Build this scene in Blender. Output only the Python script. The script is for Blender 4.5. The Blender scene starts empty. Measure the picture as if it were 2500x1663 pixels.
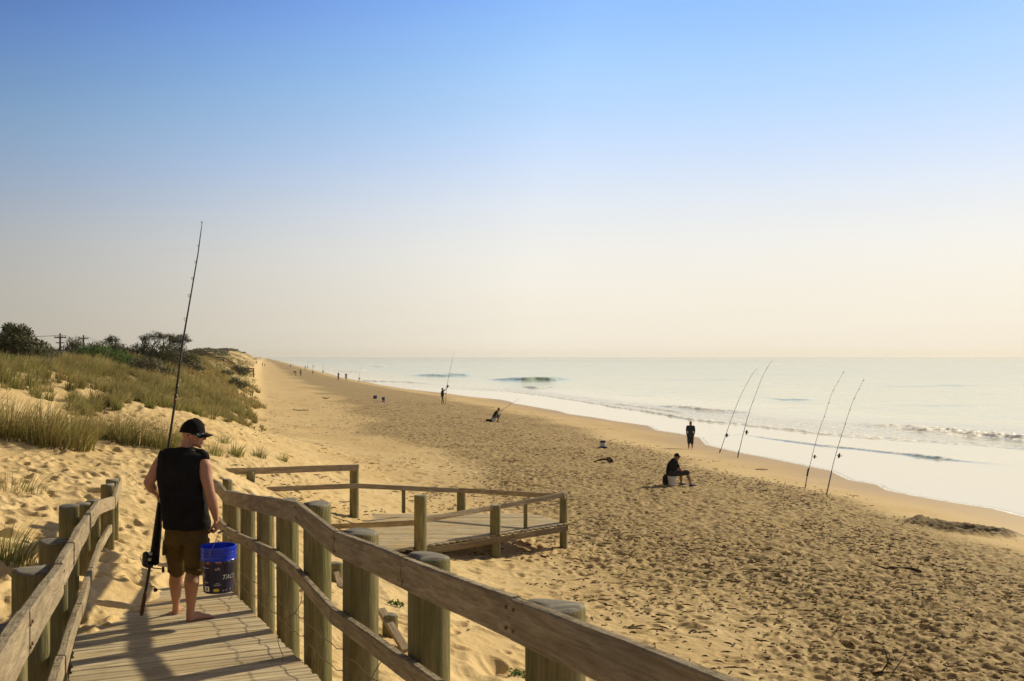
import bpy, bmesh, math, random
import numpy as np
from mathutils import Vector, Matrix, Quaternion, Euler

random.seed(7); rng = np.random.default_rng(7)
sc = bpy.context.scene
COL = sc.collection
F = 2430.0; CZ = 6.0; HY = 872.0          # focal length in photo pixels, eye height over the sea, horizon row

# ---------------------------------------------------------------- camera, sky, sun
cam_d = bpy.data.cameras.new('camera'); cam = bpy.data.objects.new('camera', cam_d); COL.objects.link(cam)
cam.location = (0, 0, CZ); cam.rotation_euler = (math.radians(90), 0, 0)
cam_d.sensor_width = 36; cam_d.lens = 36 * F / 2500; cam_d.shift_y = (HY - 831.5) / 2500
cam_d.clip_start = 0.1; cam_d.clip_end = 60000
cam_d.dof.use_dof = True; cam_d.dof.focus_distance = 14; cam_d.dof.aperture_fstop = 8
sc.camera = cam
sc.view_settings.view_transform = 'Standard'; sc.view_settings.look = 'None'
sc.view_settings.gamma = 1; sc.view_settings.exposure = 0.12
sc.view_settings.use_curve_mapping = False
SUN_AZ, SUN_EL = math.radians(49), math.radians(28)
w = bpy.data.worlds.new('World'); sc.world = w; w.use_nodes = True
nt = w.node_tree; N = nt.nodes; Lk = nt.links
bg = N['Background']
sky = N.new('ShaderNodeTexSky'); sky.sky_type = 'NISHITA'; sky.sun_disc = False
sky.sun_elevation = SUN_EL; sky.sun_rotation = SUN_AZ; sky.dust_density = 4; sky.air_density = 1.2
skm = N.new('ShaderNodeVectorMath'); skm.operation = 'SCALE'; skm.inputs[3].default_value = 0.09
Lk.new(sky.outputs[0], skm.inputs[0])
tc = N.new('ShaderNodeTexCoord'); sep = N.new('ShaderNodeSeparateXYZ'); Lk.new(tc.outputs['Generated'], sep.inputs[0])
def wmath(op, a, b=None, c=None, clamp=False):
    n = N.new('ShaderNodeMath'); n.operation = op; n.use_clamp = clamp
    for i, v in enumerate((a, b, c)):
        if v is None: continue
        if isinstance(v, (int, float)): n.inputs[i].default_value = v
        else: Lk.new(v, n.inputs[i])
    return n.outputs[0]
# smoky morning sky: cream at the horizon, blue higher up and away from the sun
dotn = wmath('ADD', wmath('MULTIPLY', sep.outputs[0], math.sin(SUN_AZ)), wmath('MULTIPLY', sep.outputs[1], math.cos(SUN_AZ)))
away = wmath('SUBTRACT', 1.0, dotn)                     # 0 towards the sun, 1 square to it, 2 opposite
el = wmath('MAXIMUM', sep.outputs[2], 0.0)
off = wmath('MAXIMUM', wmath('SUBTRACT', away, 0.33), 0.0)
ramp_t = wmath('ADD', el, wmath('MULTIPLY', off, wmath('MULTIPLY', wmath('MINIMUM', el, 0.40), 0.70)))
cr = N.new('ShaderNodeValToRGB'); Lk.new(ramp_t, cr.inputs[0])
e = cr.color_ramp; e.interpolation = 'B_SPLINE'
stops = [(0.0, (.90, .82, .68)), (.06, (.91, .855, .74)), (.12, (.86, .86, .83)), (.175, (.70, .79, .93)), (.24, (.47, .69, 1.04)), (.31, (.34, .61, 1.10)), (.42, (.135, .33, .93)), (.55, (.20, .24, .33)), (.70, (.28, .25, .215)), (1.0, (.24, .20, .16))]
e.elements[0].position = 0; e.elements[0].color = (*stops[0][1], 1)
e.elements[1].position = 1; e.elements[1].color = (*stops[-1][1], 1)
for p_, c_ in stops[1:-1]:
    q = e.elements.new(p_); q.color = (*c_, 1)
fall = wmath('SUBTRACT', 1.0, wmath('MULTIPLY', off, 1.08))
fall = wmath('SMOOTH_MAX', fall, 0.50, 0.15)
sc1 = N.new('ShaderNodeVectorMath'); sc1.operation = 'SCALE'; Lk.new(cr.outputs[0], sc1.inputs[0]); Lk.new(fall, sc1.inputs[3])
mx = N.new('ShaderNodeMix'); mx.data_type = 'RGBA'; mx.inputs[0].default_value = 0.96
Lk.new(skm.outputs[0], mx.inputs[6]); Lk.new(sc1.outputs[0], mx.inputs[7])
nz = N.new('ShaderNodeTexNoise'); nz.inputs['Scale'].default_value = 1.6; nz.inputs['Detail'].default_value = 4; nmp = N.new('ShaderNodeMapping'); nmp.inputs['Scale'].default_value = (1, 1, 6)
Lk.new(tc.outputs['Generated'], nmp.inputs[0]); Lk.new(nmp.outputs[0], nz.inputs['Vector'])
unev = wmath('ADD', 0.955, wmath('MULTIPLY', nz.outputs['Fac'], 0.09)); sc2 = N.new('ShaderNodeVectorMath'); sc2.operation = 'SCALE'; Lk.new(mx.outputs[2], sc2.inputs[0]); Lk.new(unev, sc2.inputs[3])
Lk.new(sc2.outputs[0], bg.inputs[0]); bg.inputs[1].default_value = 0.95
sun_d = bpy.data.lights.new('sun', 'SUN'); sun = bpy.data.objects.new('sun', sun_d); COL.objects.link(sun)
sun_d.energy = 4.7; sun_d.angle = math.radians(1.6); sun_d.color = (1.0, .84, .54)
Ld = Vector((-math.cos(SUN_EL) * math.sin(SUN_AZ), -math.cos(SUN_EL) * math.cos(SUN_AZ), -math.sin(SUN_EL)))
sun.rotation_euler = Ld.to_track_quat('-Z', 'Y').to_euler(); sun.location = (60, 60, 60)

# ---------------------------------------------------------------- helpers
PM = {}
def P(px, py, Y): return Vector(((px - 1250) / F * Y, Y, CZ - (py - HY) / F * Y))
def tag(o, label=None, cat=None, group=None, kind=None):
    for k, v in (('label', label), ('category', cat), ('group', group), ('kind', kind)):
        if v: o[k] = v
    return o
def empty(name, loc, label, cat, group=None, rz=0.0):
    o = bpy.data.objects.new(name, None); COL.objects.link(o); o.location = loc; o.rotation_euler = (0, 0, rz)
    o.empty_display_size = .2; PM[o.name] = Matrix.Translation(Vector(loc)) @ Matrix.Rotation(rz, 4, 'Z')
    return tag(o, label, cat, group)
def par(o, p):
    if p is not None: o.parent = p; o.matrix_parent_inverse = PM[p.name].inverted()
    return o
def link(name, me, mat, parent=None, M=None, smooth=True):
    o = bpy.data.objects.new(name, me); COL.objects.link(o)
    if mat is not None and not me.materials: me.materials.append(mat)
    if smooth and len(me.polygons): me.polygons.foreach_set('use_smooth', np.ones(len(me.polygons), dtype=bool))
    if M is not None: o.matrix_basis = M
    PM[o.name] = Matrix(M) if M is not None else Matrix.Identity(4)
    par(o, parent)
    return o
def mesh_np(name, verts, faces):
    verts = np.asarray(verts, dtype=np.float32); faces = np.asarray(faces, dtype=np.int32)
    me = bpy.data.meshes.new(name); k = faces.shape[1]
    me.vertices.add(len(verts)); me.vertices.foreach_set('co', verts.ravel())
    me.loops.add(faces.size); me.loops.foreach_set('vertex_index', faces.ravel())
    me.polygons.add(len(faces)); me.polygons.foreach_set('loop_start', np.arange(0, faces.size, k, dtype=np.int32))
    me.update(calc_edges=True); me.validate()
    return me
def attr(me, name, vals):
    a = me.attributes.new(name, 'FLOAT', 'POINT'); a.data.foreach_set('value', np.asarray(vals, dtype=np.float32).ravel())
def attr_col(me, name, cols):
    a = me.attributes.new(name, 'FLOAT_COLOR', 'POINT'); c = np.ones((len(cols), 4), dtype=np.float32); c[:, :3] = cols
    a.data.foreach_set('color', c.ravel())
class MB:
    """collects shapes and links them as one mesh"""
    def __init__(s): s.v = []; s.f = []
    def add(s, v, f):
        b = len(s.v); s.v += [tuple(q) for q in v]; s.f += [tuple(i + b for i in q) for q in f]
    def tube(s, pts, rad, n=8, flat=None, cap=True):
        pts = [Vector(p) for p in pts]; R = rad if hasattr(rad, '__len__') else [rad] * len(pts)
        v = []; f = []; prev = None
        for i, p in enumerate(pts):
            t = (pts[min(i + 1, len(pts) - 1)] - pts[max(i - 1, 0)]).normalized()
            if prev is None:
                a = Vector((0, 0, 1)) if abs(t.z) < .9 else Vector((1, 0, 0))
                u = t.cross(a).normalized()
            else:
                u = (prev - t * prev.dot(t)).normalized()
            prev = u; w_ = t.cross(u)
            r = R[i]; ru, rv = (r if hasattr(r, '__len__') else (r, r))
            for k in range(n):
                a = 2 * math.pi * k / n; v.append(p + u * (ru * math.cos(a)) + w_ * (rv * math.sin(a)))
        for i in range(len(pts) - 1):
            for k in range(n):
                f.append((i * n + k, i * n + (k + 1) % n, (i + 1) * n + (k + 1) % n, (i + 1) * n + k))
        if cap:
            f.append(tuple(range(n - 1, -1, -1))); f.append(tuple((len(pts) - 1) * n + k for k in range(n)))
        s.add(v, f); return s
    def loft(s, rings, n=20, U=Vector((1, 0, 0)), V=Vector((0, 1, 0)), pw=2.0):
        """rings: (centre, ru, rv) stacked closed loft with superellipse sections"""
        v = []; f = []
        for c, ru, rv in rings:
            c = Vector(c)
            for k in range(n):
                a = 2 * math.pi * k / n; ca, sa = math.cos(a), math.sin(a)
                v.append(c + U * (ru * math.copysign(abs(ca) ** (2 / pw), ca)) + V * (rv * math.copysign(abs(sa) ** (2 / pw), sa)))
        m = len(rings)
        for i in range(m - 1):
            for k in range(n):
                f.append((i * n + k, i * n + (k + 1) % n, (i + 1) * n + (k + 1) % n, (i + 1) * n + k))
        f.append(tuple(range(n - 1, -1, -1))); f.append(tuple((m - 1) * n + k for k in range(n)))
        s.add(v, f); return s
    def ell(s, c, r, q=None, n=14):
        c = Vector(c); m = n // 2 + 1; v = []; f = []
        q = q or Quaternion()
        for i in range(1, m):
            th = math.pi * i / m
            for k in range(n):
                a = 2 * math.pi * k / n
                v.append(c + q @ Vector((r[0] * math.sin(th) * math.cos(a), r[1] * math.sin(th) * math.sin(a), r[2] * math.cos(th))))
        for i in range(m - 2):
            for k in range(n): f.append((i * n + k, (i + 1) * n + k, (i + 1) * n + (k + 1) % n, i * n + (k + 1) % n))
        t = len(v); v.append(c + q @ Vector((0, 0, r[2]))); b = len(v); v.append(c - q @ Vector((0, 0, r[2])))
        for k in range(n):
            f.append((t, k, (k + 1) % n)); f.append((b, (m - 2) * n + (k + 1) % n, (m - 2) * n + k))
        s.add(v, f); return s
    def box(s, c, h, q=None):
        c = Vector(c); q = q or Quaternion(); v = []
        for sx in (-1, 1):
            for sy in (-1, 1):
                for sz in (-1, 1): v.append(c + q @ Vector((sx * h[0], sy * h[1], sz * h[2])))
        s.add(v, [(0, 1, 3, 2), (4, 6, 7, 5), (0, 4, 5, 1), (2, 3, 7, 6), (0, 2, 6, 4), (1, 5, 7, 3)]); return s
    def cap(s, pts, rad, n=12):
        """tube with rounded ends"""
        pts = [Vector(p) for p in pts]; R = [r if hasattr(r, '__len__') else (r, r) for r in (rad if hasattr(rad, '__len__') else [rad] * len(pts))]
        d0 = (pts[0] - pts[1]).normalized(); d1 = (pts[-1] - pts[-2]).normalized()
        m0 = sum(R[0]) / 2; m1 = sum(R[-1]) / 2
        P0 = []; R0 = []
        for a in (.15, .5, .8): P0.append(pts[0] + d0 * m0 * math.cos(a * math.pi / 2)); R0.append(tuple(r * math.sin(a * math.pi / 2) for r in R[0]))
        P1 = []; R1 = []
        for a in (.8, .5, .15): P1.append(pts[-1] + d1 * m1 * math.cos(a * math.pi / 2)); R1.append(tuple(r * math.sin(a * math.pi / 2) for r in R[-1]))
        return s.tube(P0 + pts + P1, R0 + R + R1, n)
    def me(s, name):
        m = bpy.data.meshes.new(name); m.from_pydata([tuple(v) for v in s.v], [], s.f); m.validate(); m.update(); return m
    def build(s, name, mat, parent=None, M=None, smooth=False, auto=None):
        m = s.me(name)
        o = link(name, m, mat, parent, M, smooth)
        if auto is not None and len(m.polygons):
            m.polygons.foreach_set('use_smooth', np.ones(len(m.polygons), dtype=bool)); m.set_sharp_from_angle(angle=math.radians(auto))
        return o
    def fuse(s, name, mat, parent=None, voxel=.012, it=4, M=None, fac=.5):
        """one continuous skin over all collected shapes"""
        o = bpy.data.objects.new('tmp', s.me('tmp')); COL.objects.link(o)
        r = o.modifiers.new('r', 'REMESH'); r.mode = 'VOXEL'; r.voxel_size = voxel; r.use_smooth_shade = True
        m = o.modifiers.new('s', 'SMOOTH'); m.iterations = it; m.factor = fac
        dg = bpy.context.evaluated_depsgraph_get(); me = bpy.data.meshes.new_from_object(o.evaluated_get(dg)); me.name = name
        bpy.data.objects.remove(o)
        me.materials.clear()
        return link(name, me, mat, parent, M, True)

def hsh(ix, iy, s=0):
    v = np.sin(ix * 127.1 + iy * 311.7 + s * 74.7) * 43758.5453
    return v - np.floor(v)
def vnoise(x, y, s=0):
    ix = np.floor(x); iy = np.floor(y); fx = x - ix; fy = y - iy
    fx = fx * fx * (3 - 2 * fx); fy = fy * fy * (3 - 2 * fy)
    a = hsh(ix, iy, s); b = hsh(ix + 1, iy, s); c = hsh(ix, iy + 1, s); d = hsh(ix + 1, iy + 1, s)
    return (a * (1 - fx) + b * fx) * (1 - fy) + (c * (1 - fx) + d * fx) * fy
def fbm(x, y, s=0, o=4):
    r = 0; a = .5; t = 0
    for k in range(o): r = r + a * vnoise(x * 2 ** k + 13.7 * k, y * 2 ** k + 7.1 * k, s + k); t += a; a *= .5
    return r / t
def sst(a, b, x):
    t = np.clip((x - a) / (b - a), 0, 1); return t * t * (3 - 2 * t)

# ---------------------------------------------------------------- materials
def mat(name, base=(.5, .5, .5), rough=.7, metal=0, spec=.5):
    m = bpy.data.materials.new(name); m.use_nodes = True; b = m.node_tree.nodes['Principled BSDF']
    b.inputs['Base Color'].default_value = (*base, 1); b.inputs['Roughness'].default_value = rough
    b.inputs['Metallic'].default_value = metal; b.inputs['Specular IOR Level'].default_value = spec
    return m
class NT:
    def __init__(s, m): s.t = m.node_tree; s.b = s.t.nodes['Principled BSDF']
    def n(s, k, **kw):
        q = s.t.nodes.new(k)
        for a, v in kw.items(): setattr(q, a, v)
        return q
    def put(s, sock, v):
        if isinstance(v, (int, float)): sock.default_value = v
        elif isinstance(v, tuple): sock.default_value = v if len(v) == len(sock.default_value) else (*v, 1)
        else: s.t.links.new(v, sock)
    def math(s, op, a, b=0.0, c=0.0, clamp=False):
        q = s.n('ShaderNodeMath', operation=op, use_clamp=clamp)
        for i, v in enumerate((a, b, c)): s.put(q.inputs[i], v)
        return q.outputs[0]
    def coord(s, kind='Object', scale=(1, 1, 1)):
        if kind == 'World': o = s.n('ShaderNodeNewGeometry').outputs['Position']
        else: o = s.n('ShaderNodeTexCoord').outputs[kind]
        q = s.n('ShaderNodeMapping'); q.inputs['Scale'].default_value = scale; s.t.links.new(o, q.inputs[0]); return q.outputs[0]
    def noise(s, co, scale=5, det=4, rough=.55, dist=0):
        q = s.n('ShaderNodeTexNoise'); s.put(q.inputs['Vector'], co); q.inputs['Scale'].default_value = scale
        q.inputs['Detail'].default_value = det; q.inputs['Roughness'].default_value = rough; q.inputs['Distortion'].default_value = dist
        return q.outputs['Fac']
    def ramp(s, v, stops):
        q = s.n('ShaderNodeValToRGB'); s.put(q.inputs[0], v); e = q.color_ramp
        e.elements[0].position = stops[0][0]; e.elements[1].position = stops[-1][0]
        def cc(c): return (c, c, c, 1) if isinstance(c, (int, float)) else (*c, 1)
        e.elements[0].color = cc(stops[0][1]); e.elements[1].color = cc(stops[-1][1])
        for p, c in stops[1:-1]: k = e.elements.new(p); k.color = cc(c)
        return q.outputs[0]
    def mix(s, f, a, b, mode='MIX'):
        q = s.n('ShaderNodeMix', data_type='RGBA', blend_type=mode); s.put(q.inputs[0], f); s.put(q.inputs[6], a); s.put(q.inputs[7], b); return q.outputs[2]
    def bump(s, h, st=.5, d=.01, prev=None):
        q = s.n('ShaderNodeBump'); q.inputs['Strength'].default_value = st; q.inputs['Distance'].default_value = d; s.put(q.inputs['Height'], h)
        if prev is not None: s.t.links.new(prev, q.inputs['Normal'])
        return q.outputs[0]
    def attr(s, name, out='Fac'):
        q = s.n('ShaderNodeAttribute', attribute_name=name); return q.outputs[out]
    def rnd(s): return s.n('ShaderNodeObjectInfo').outputs['Random']
    def set(s, name, v): s.put(s.b.inputs[name], v)

def sand_mat():
    m = mat('sand', rough=.9, spec=.25); t = NT(m); co = t.coord('World')
    dry = (.63, .485, .265); dark = (.47, .33, .15)
    c = t.mix(t.ramp(t.noise(co, .35, 5), [(.35, 0), (.65, 1)]), dry, (.565, .41, .20))
    grit = t.noise(co, 38, 3, .7)
    c = t.mix(t.math('MULTIPLY', t.ramp(grit, [(.45, 0), (.7, 1)]), .35), c, dark)
    ch = t.attr('churn')
    c = t.mix(t.math('MULTIPLY', ch, .78), c, (.39, .29, .145))  # trampled band: browner sand, with shade of its rough dents painted in
    cow = t.coord('World', (.75, 1.5, 1)); fl = t.noise(cow, 4.2, 8, .78)
    thr = t.math('SUBTRACT', t.math('SUBTRACT', .66, t.math('MULTIPLY', ch, .15)), t.math('MULTIPLY', t.noise(co, .5, 3), .06))
    deb = t.math('MULTIPLY', t.math('SUBTRACT', fl, thr), 16, clamp=True)
    c = t.mix(t.math('MULTIPLY', deb, .80), c, (.17, .115, .055))

    c = t.mix(t.math('MULTIPLY', t.attr('veg'), t.ramp(t.noise(co, 3, 5), [(.3, .55), (.6, 1)])), c, (.19, .15, .07))  # dead grass litter that also paints the shade on ground under the tufts
    wet = t.attr('wet')
    c = t.mix(t.math('MULTIPLY', wet, .85), c, (.44, .30, .13))
    c = t.mix(t.math('MULTIPLY', t.attr('damp'), .9), c, (.13, .09, .045))
    t.set('Base Color', c)
    t.set('Roughness', t.math('SUBTRACT', .92, t.math('MULTIPLY', wet, .42)))
    h = t.math('ADD', t.math('MULTIPLY', t.noise(co, 7, 6, .62), 1.0), t.math('MULTIPLY', t.noise(co, 60, 2, .6), .10))
    st = t.math('SUBTRACT', 1.0, t.math('MULTIPLY', wet, .93))
    q = t.n('ShaderNodeBump'); q.inputs['Distance'].default_value = .045; t.put(q.inputs['Height'], h); t.put(q.inputs['Strength'], t.math('MULTIPLY', st, .75))
    t.set('Normal', q.outputs[0]); return m
def water_mat():
    m = mat('sea_water', rough=.16, spec=.5); t = NT(m); t.b.inputs['IOR'].default_value = 1.45
    fo = t.attr('foam'); far = t.attr('far'); face = t.attr('face')
    co = t.coord('World', (.7, 1.5, 1)); n1 = t.noise(co, 1.1, 8, .72, .8); n2 = t.noise(t.coord('World', (.05, .35, 1)), 1.0, 4, .6)
    ch_ = t.attr('chop'); glare_film = (.90, .84, .66); base = t.mix(t.ramp(n2, [(.38, 0), (.62, 1)]), (.80, .80, .60), (.56, .66, .50)); base = t.mix(t.math('MULTIPLY', ch_, 2.4, clamp=True), glare_film, base)  # cream shallows: foamy water with the bright sky glare put into the base colour
    stk = t.ramp(t.noise(t.coord('World', (.035, .8, 1)), 1.0, 5, .65, .4), [(.50, 0), (.60, 1)]); base = t.mix(t.math('MULTIPLY', t.math('MULTIPLY', stk, ch_), .55), base, (.42, .52, .42))
    base = t.mix(t.math('MULTIPLY', fo, 2.2, clamp=True), base, (.58, .57, .44))
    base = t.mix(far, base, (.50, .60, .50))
    base = t.mix(t.math('MULTIPLY', face, .85), base, (.36, .47, .34)); t.set('Specular IOR Level', t.math('SUBTRACT', .5, t.math('MULTIPLY', face, .42)))
    k = t.math('MULTIPLY', t.math('ADD', t.math('SUBTRACT', n1, .80), t.math('MULTIPLY', fo, .62)), 8, clamp=True)
    t.set('Base Color', t.mix(k, base, (.97, .95, .90))); t.set('Subsurface Weight', t.math('MULTIPLY', k, .6)); t.b.inputs['Subsurface Scale'].default_value = .5; t.b.inputs['Subsurface Radius'].default_value = (1, 1, 1)
    t.set('Roughness', t.math('ADD', t.math('MULTIPLY', k, .5), t.math('ADD', .07, t.math('MULTIPLY', t.attr('chop'), .1))))
    h = t.math('ADD', t.noise(t.coord('World', (.5, 1, 1)), 1.1, 6, .6), t.math('MULTIPLY', t.math('MULTIPLY', k, n1), 1.2))
    q = t.n('ShaderNodeBump'); q.inputs['Distance'].default_value = .10; t.put(q.inputs['Height'], h); t.put(q.inputs['Strength'], t.math('ADD', t.math('MULTIPLY', k, .75), t.math('ADD', .04, t.math('MULTIPLY', t.attr('chop'), .45)), clamp=True))
    t.set('Normal', q.outputs[0]); return m
def wood_mat(name, cols, axis='X', green=0.0, crack=.5, tint_rnd=.25, moss=0):
    m = mat(name, rough=.82, spec=.25); t = NT(m)
    sx = (1.2, 14, 14) if axis == 'X' else (12, 12, .9) if axis == 'Z' else (14, 1.2, 14)
    oi = t.n('ShaderNodeObjectInfo'); vm = t.n('ShaderNodeVectorMath', operation='ADD')
    tcn = t.n('ShaderNodeTexCoord'); rr = t.n('ShaderNodeVectorMath', operation='SCALE'); rr.inputs[0].default_value = (31, 17, 23)
    t.t.links.new(oi.outputs['Random'], rr.inputs[3]); t.t.links.new(tcn.outputs['Object'], vm.inputs[0]); t.t.links.new(rr.outputs[0], vm.inputs[1])
    def mp(sc_):
        q = t.n('ShaderNodeMapping'); q.inputs['Scale'].default_value = sc_; t.t.links.new(vm.outputs[0], q.inputs[0]); return q.outputs[0]
    g = t.noise(mp(sx), 2.2, 6, .62, .8)
    fine = t.noise(mp(tuple(v * 3.2 for v in sx)), 2.5, 4, .7)
    c = t.ramp(g, [(.28, cols[0]), (.5, cols[1]), (.72, cols[2])])
    c = t.mix(t.math('MULTIPLY', t.ramp(fine, [(.5, 0), (.72, 1)]), .55), c, tuple(v * .38 for v in cols[0]))
    blot = t.noise(mp((1.6, 1.6, 1.6)), 2.2, 5, .6)
    c = t.mix(t.math('MULTIPLY', t.ramp(blot, [(.5, 0), (.68, 1)]), .55), c, tuple(v * .62 for v in cols[1]))
    vor = t.n('ShaderNodeTexVoronoi'); vor.inputs['Scale'].default_value = 1.35; t.t.links.new(mp((1, 2.2, 2.2) if axis == 'X' else (2.2, 2.2, 1)), vor.inputs['Vector'])
    kn = t.ramp(vor.outputs['Distance'], [(.045, 1), (.085, 0)])
    c = t.mix(t.math('MULTIPLY', kn, .8), c, (.075, .05, .03))
    if green > 0:
        gm = t.ramp(t.noise(mp((2.5, 2.5, .7)), 1.6, 4, .6), [(.36, 0), (.62, 1)])
        c = t.mix(t.math('MULTIPLY', gm, green), c, (.115, .125, .035))
    if moss > 0:
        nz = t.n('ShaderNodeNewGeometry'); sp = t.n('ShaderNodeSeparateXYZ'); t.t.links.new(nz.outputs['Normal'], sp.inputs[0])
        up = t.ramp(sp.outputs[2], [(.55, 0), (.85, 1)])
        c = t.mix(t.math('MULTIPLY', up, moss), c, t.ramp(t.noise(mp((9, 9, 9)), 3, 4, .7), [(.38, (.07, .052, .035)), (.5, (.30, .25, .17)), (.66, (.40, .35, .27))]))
    pl = t.attr('tone'); 
    c = t.mix(t.math('MULTIPLY', t.rnd(), tint_rnd), c, tuple(v * .55 for v in cols[1]))
    t.set('Base Color', c)
    h = t.math('ADD', g, t.math('MULTIPLY', fine, 1.2))
    t.set('Normal', t.bump(h, crack, .010)); return m
def plank_mat():
    m = mat('deck_planks', rough=.85, spec=.2); t = NT(m)
    uv = t.n('ShaderNodeUVMap').outputs[0]
    q = t.n('ShaderNodeMapping'); q.inputs['Scale'].default_value = (1.6, 26, 1); t.t.links.new(uv, q.inputs[0])
    g = t.noise(q.outputs[0], 2.0, 6, .65, .6)
    c = t.ramp(g, [(.28, (.30, .24, .155)), (.5, (.57, .485, .335)), (.72, (.72, .635, .47))])
    q2 = t.n('ShaderNodeMapping'); q2.inputs['Scale'].default_value = (1.3, 3, 1); t.t.links.new(uv, q2.inputs[0])
    b = t.ramp(t.noise(q2.outputs[0], 2.4, 5, .65), [(.5, 0), (.66, 1)])
    c = t.mix(t.math('MULTIPLY', b, .5), c, (.15, .115, .07))
    q3 = t.n('ShaderNodeMapping'); q3.inputs['Scale'].default_value = (.9, .9, .9); t.t.links.new(t.n('ShaderNodeNewGeometry').outputs['Position'], q3.inputs[0])
    sd = t.ramp(t.noise(q3.outputs[0], 1.7, 6, .7), [(.46, 0), (.6, 1)])
    c = t.mix(t.math('MULTIPLY', sd, t.math('ADD', .35, t.math('MULTIPLY', t.attr('sandy'), .6))), c, (.56, .42, .23))
    c = t.mix(t.math('MULTIPLY', t.attr('tone'), .4), c, (.20, .155, .10))
    t.set('Base Color', c); t.set('Normal', t.bump(g, .6, .006)); return m
def fabric(name, c, var=.6, sc_=9, rough=.9, bump=.02, spec=.15):
    m = mat(name, c, rough, spec=spec); t = NT(m); co = t.coord('Object')
    n = t.noise(co, sc_, 4, .6)
    t.set('Base Color', t.mix(t.ramp(n, [(.3, 0), (.7, 1)]), tuple(v * var for v in c), c))
    t.set('Normal', t.bump(t.math('ADD', n, t.math('MULTIPLY', t.noise(co, 90, 2), .03)), .6, bump)); return m
def skin_mat(name, c):
    m = mat(name, c, .52, spec=.35); t = NT(m); co = t.coord('Object')
    n = t.noise(co, 16, 5, .65)
    t.set('Base Color', t.mix(t.ramp(n, [(.35, 0), (.7, 1)]), tuple(v * .84 for v in c), (min(1, c[0] * 1.06), c[1] * .97, c[2] * .95)))
    t.b.inputs['Subsurface Weight'].default_value = .08; t.b.inputs['Subsurface Scale'].default_value = .01
    t.b.inputs['Subsurface Radius'].default_value = (1, .35, .2)
    t.set('Normal', t.bump(t.noise(co, 120, 3), .25, .002)); return m
def plastic(name, c, rough=.3, var=.12):
    m = mat(name, c, rough); t = NT(m); n = t.noise(t.coord('Object'), 7, 5, .65)
    t.set('Base Color', t.mix(t.math('MULTIPLY', n, var * 2), c, tuple(v * .6 for v in c)))
    t.set('Roughness', t.math('ADD', rough - .05, t.math('MULTIPLY', n, .15))); return m
def leaf_mat(name, c1, c2, trans=.25):
    m = mat(name, c1, .6, spec=.25); t = NT(m)
    col = t.attr('col', 'Color')
    t.set('Base Color', col)
    t.b.inputs['Transmission Weight'].default_value = 0
    tr = t.n('ShaderNodeBsdfTranslucent'); t.put(tr.inputs[0], col)
    mxs = t.n('ShaderNodeMixShader'); mxs.inputs[0].default_value = trans
    out = t.t.nodes['Material Output']; t.t.links.new(t.b.outputs[0], mxs.inputs[1]); t.t.links.new(tr.outputs[0], mxs.inputs[2]); t.t.links.new(mxs.outputs[0], out.inputs[0])
    return m
def bark_mat(name, c):
    m = mat(name, c, .9, spec=.1); t = NT(m); n = t.noise(t.coord('Object', (6, 6, 1.5)), 4, 5, .7)
    t.set('Base Color', t.mix(n, tuple(v * .5 for v in c), tuple(min(1, v * 1.3) for v in c))); t.set('Normal', t.bump(n, .8, .02)); return m

M = {}
M['sand'] = sand_mat(); M['water'] = water_mat()
M['rail'] = wood_mat('weathered_rail_timber', ((.19, .145, .092), (.39, .31, .205), (.56, .465, .33)), 'X', 0, .9, .30, moss=.75)
M['post'] = wood_mat('treated_pine_post', ((.12, .10, .048), (.27, .23, .115), (.44, .375, .21)), 'Z', .55, 1.0, .45)
M['post_top'] = wood_mat('grey_end_grain', ((.12, .11, .095), (.26, .245, .21), (.42, .40, .35)), 'X', 0, .8, .2)
M['plank'] = plank_mat()
M['bearer'] = wood_mat('bearer_timber', ((.10, .07, .035), (.20, .145, .075), (.31, .23, .125)), 'X')
M['lt_wood'] = wood_mat('broken_board_timber', ((.16, .11, .07), (.34, .26, .17), (.50, .42, .31)), 'X', 0, .6, .1)
M['steel'] = mat('rusty_wire', (.22, .13, .08), .6, .6)
M['black'] = plastic('black_graphite', (.012, .012, .014), .35)
M['chrome'] = mat('reel_metal', (.35, .34, .32), .3, .9)
M['grass'] = leaf_mat('marram_blades', (.2, .2, .05), (.2, .2, .05), .45)
M['leaf'] = leaf_mat('shrub_leaves', (.05, .08, .02), (.05, .08, .02), .25)
M['bark'] = bark_mat('shrub_bark', (.075, .058, .042))
M['drift'] = bark_mat('driftwood', (.075, .05, .032)); M['wrack'] = bark_mat('dry_wrack', (.12, .08, .042))
# ---------------------------------------------------------------- terrain
TR = [(879, 669), (890, 694), (905, 743), (912, 776), (921, 788), (934, 877), (939, 903), (948, 972), (960, 1085), (969, 1150), (976, 1225), (981, 1249), (985, 1256), (995, 1315), (1004, 1367), (1011, 1389), (1020, 1456), (1028, 1500), (1040, 1587), (1051, 1605), (1059, 1661), (1069, 1712), (1086, 1727), (1104, 1801), (1116, 1867), (1135, 1960), (1149, 2030), (1160, 2052), (1172, 2077), (1184, 2147), (1198, 2170), (1212, 2240), (1228, 2333), (1242, 2427), (1261, 2500), (1420, 3050), (1663, 3900)]
_Y = np.array([CZ * F / (p[0] - HY) for p in TR])[::-1]; _X = np.array([(p[1] - 1250) / F * (CZ * F / (p[0] - HY)) for p in TR])[::-1]
def xl(Y): return 28.7 - .25 * Y
def wig(Y):
    r = np.interp(Y, _Y, _X - xl(_Y)); return np.where(Y > _Y[-1], (_X - xl(_Y))[-1], r)
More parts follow.
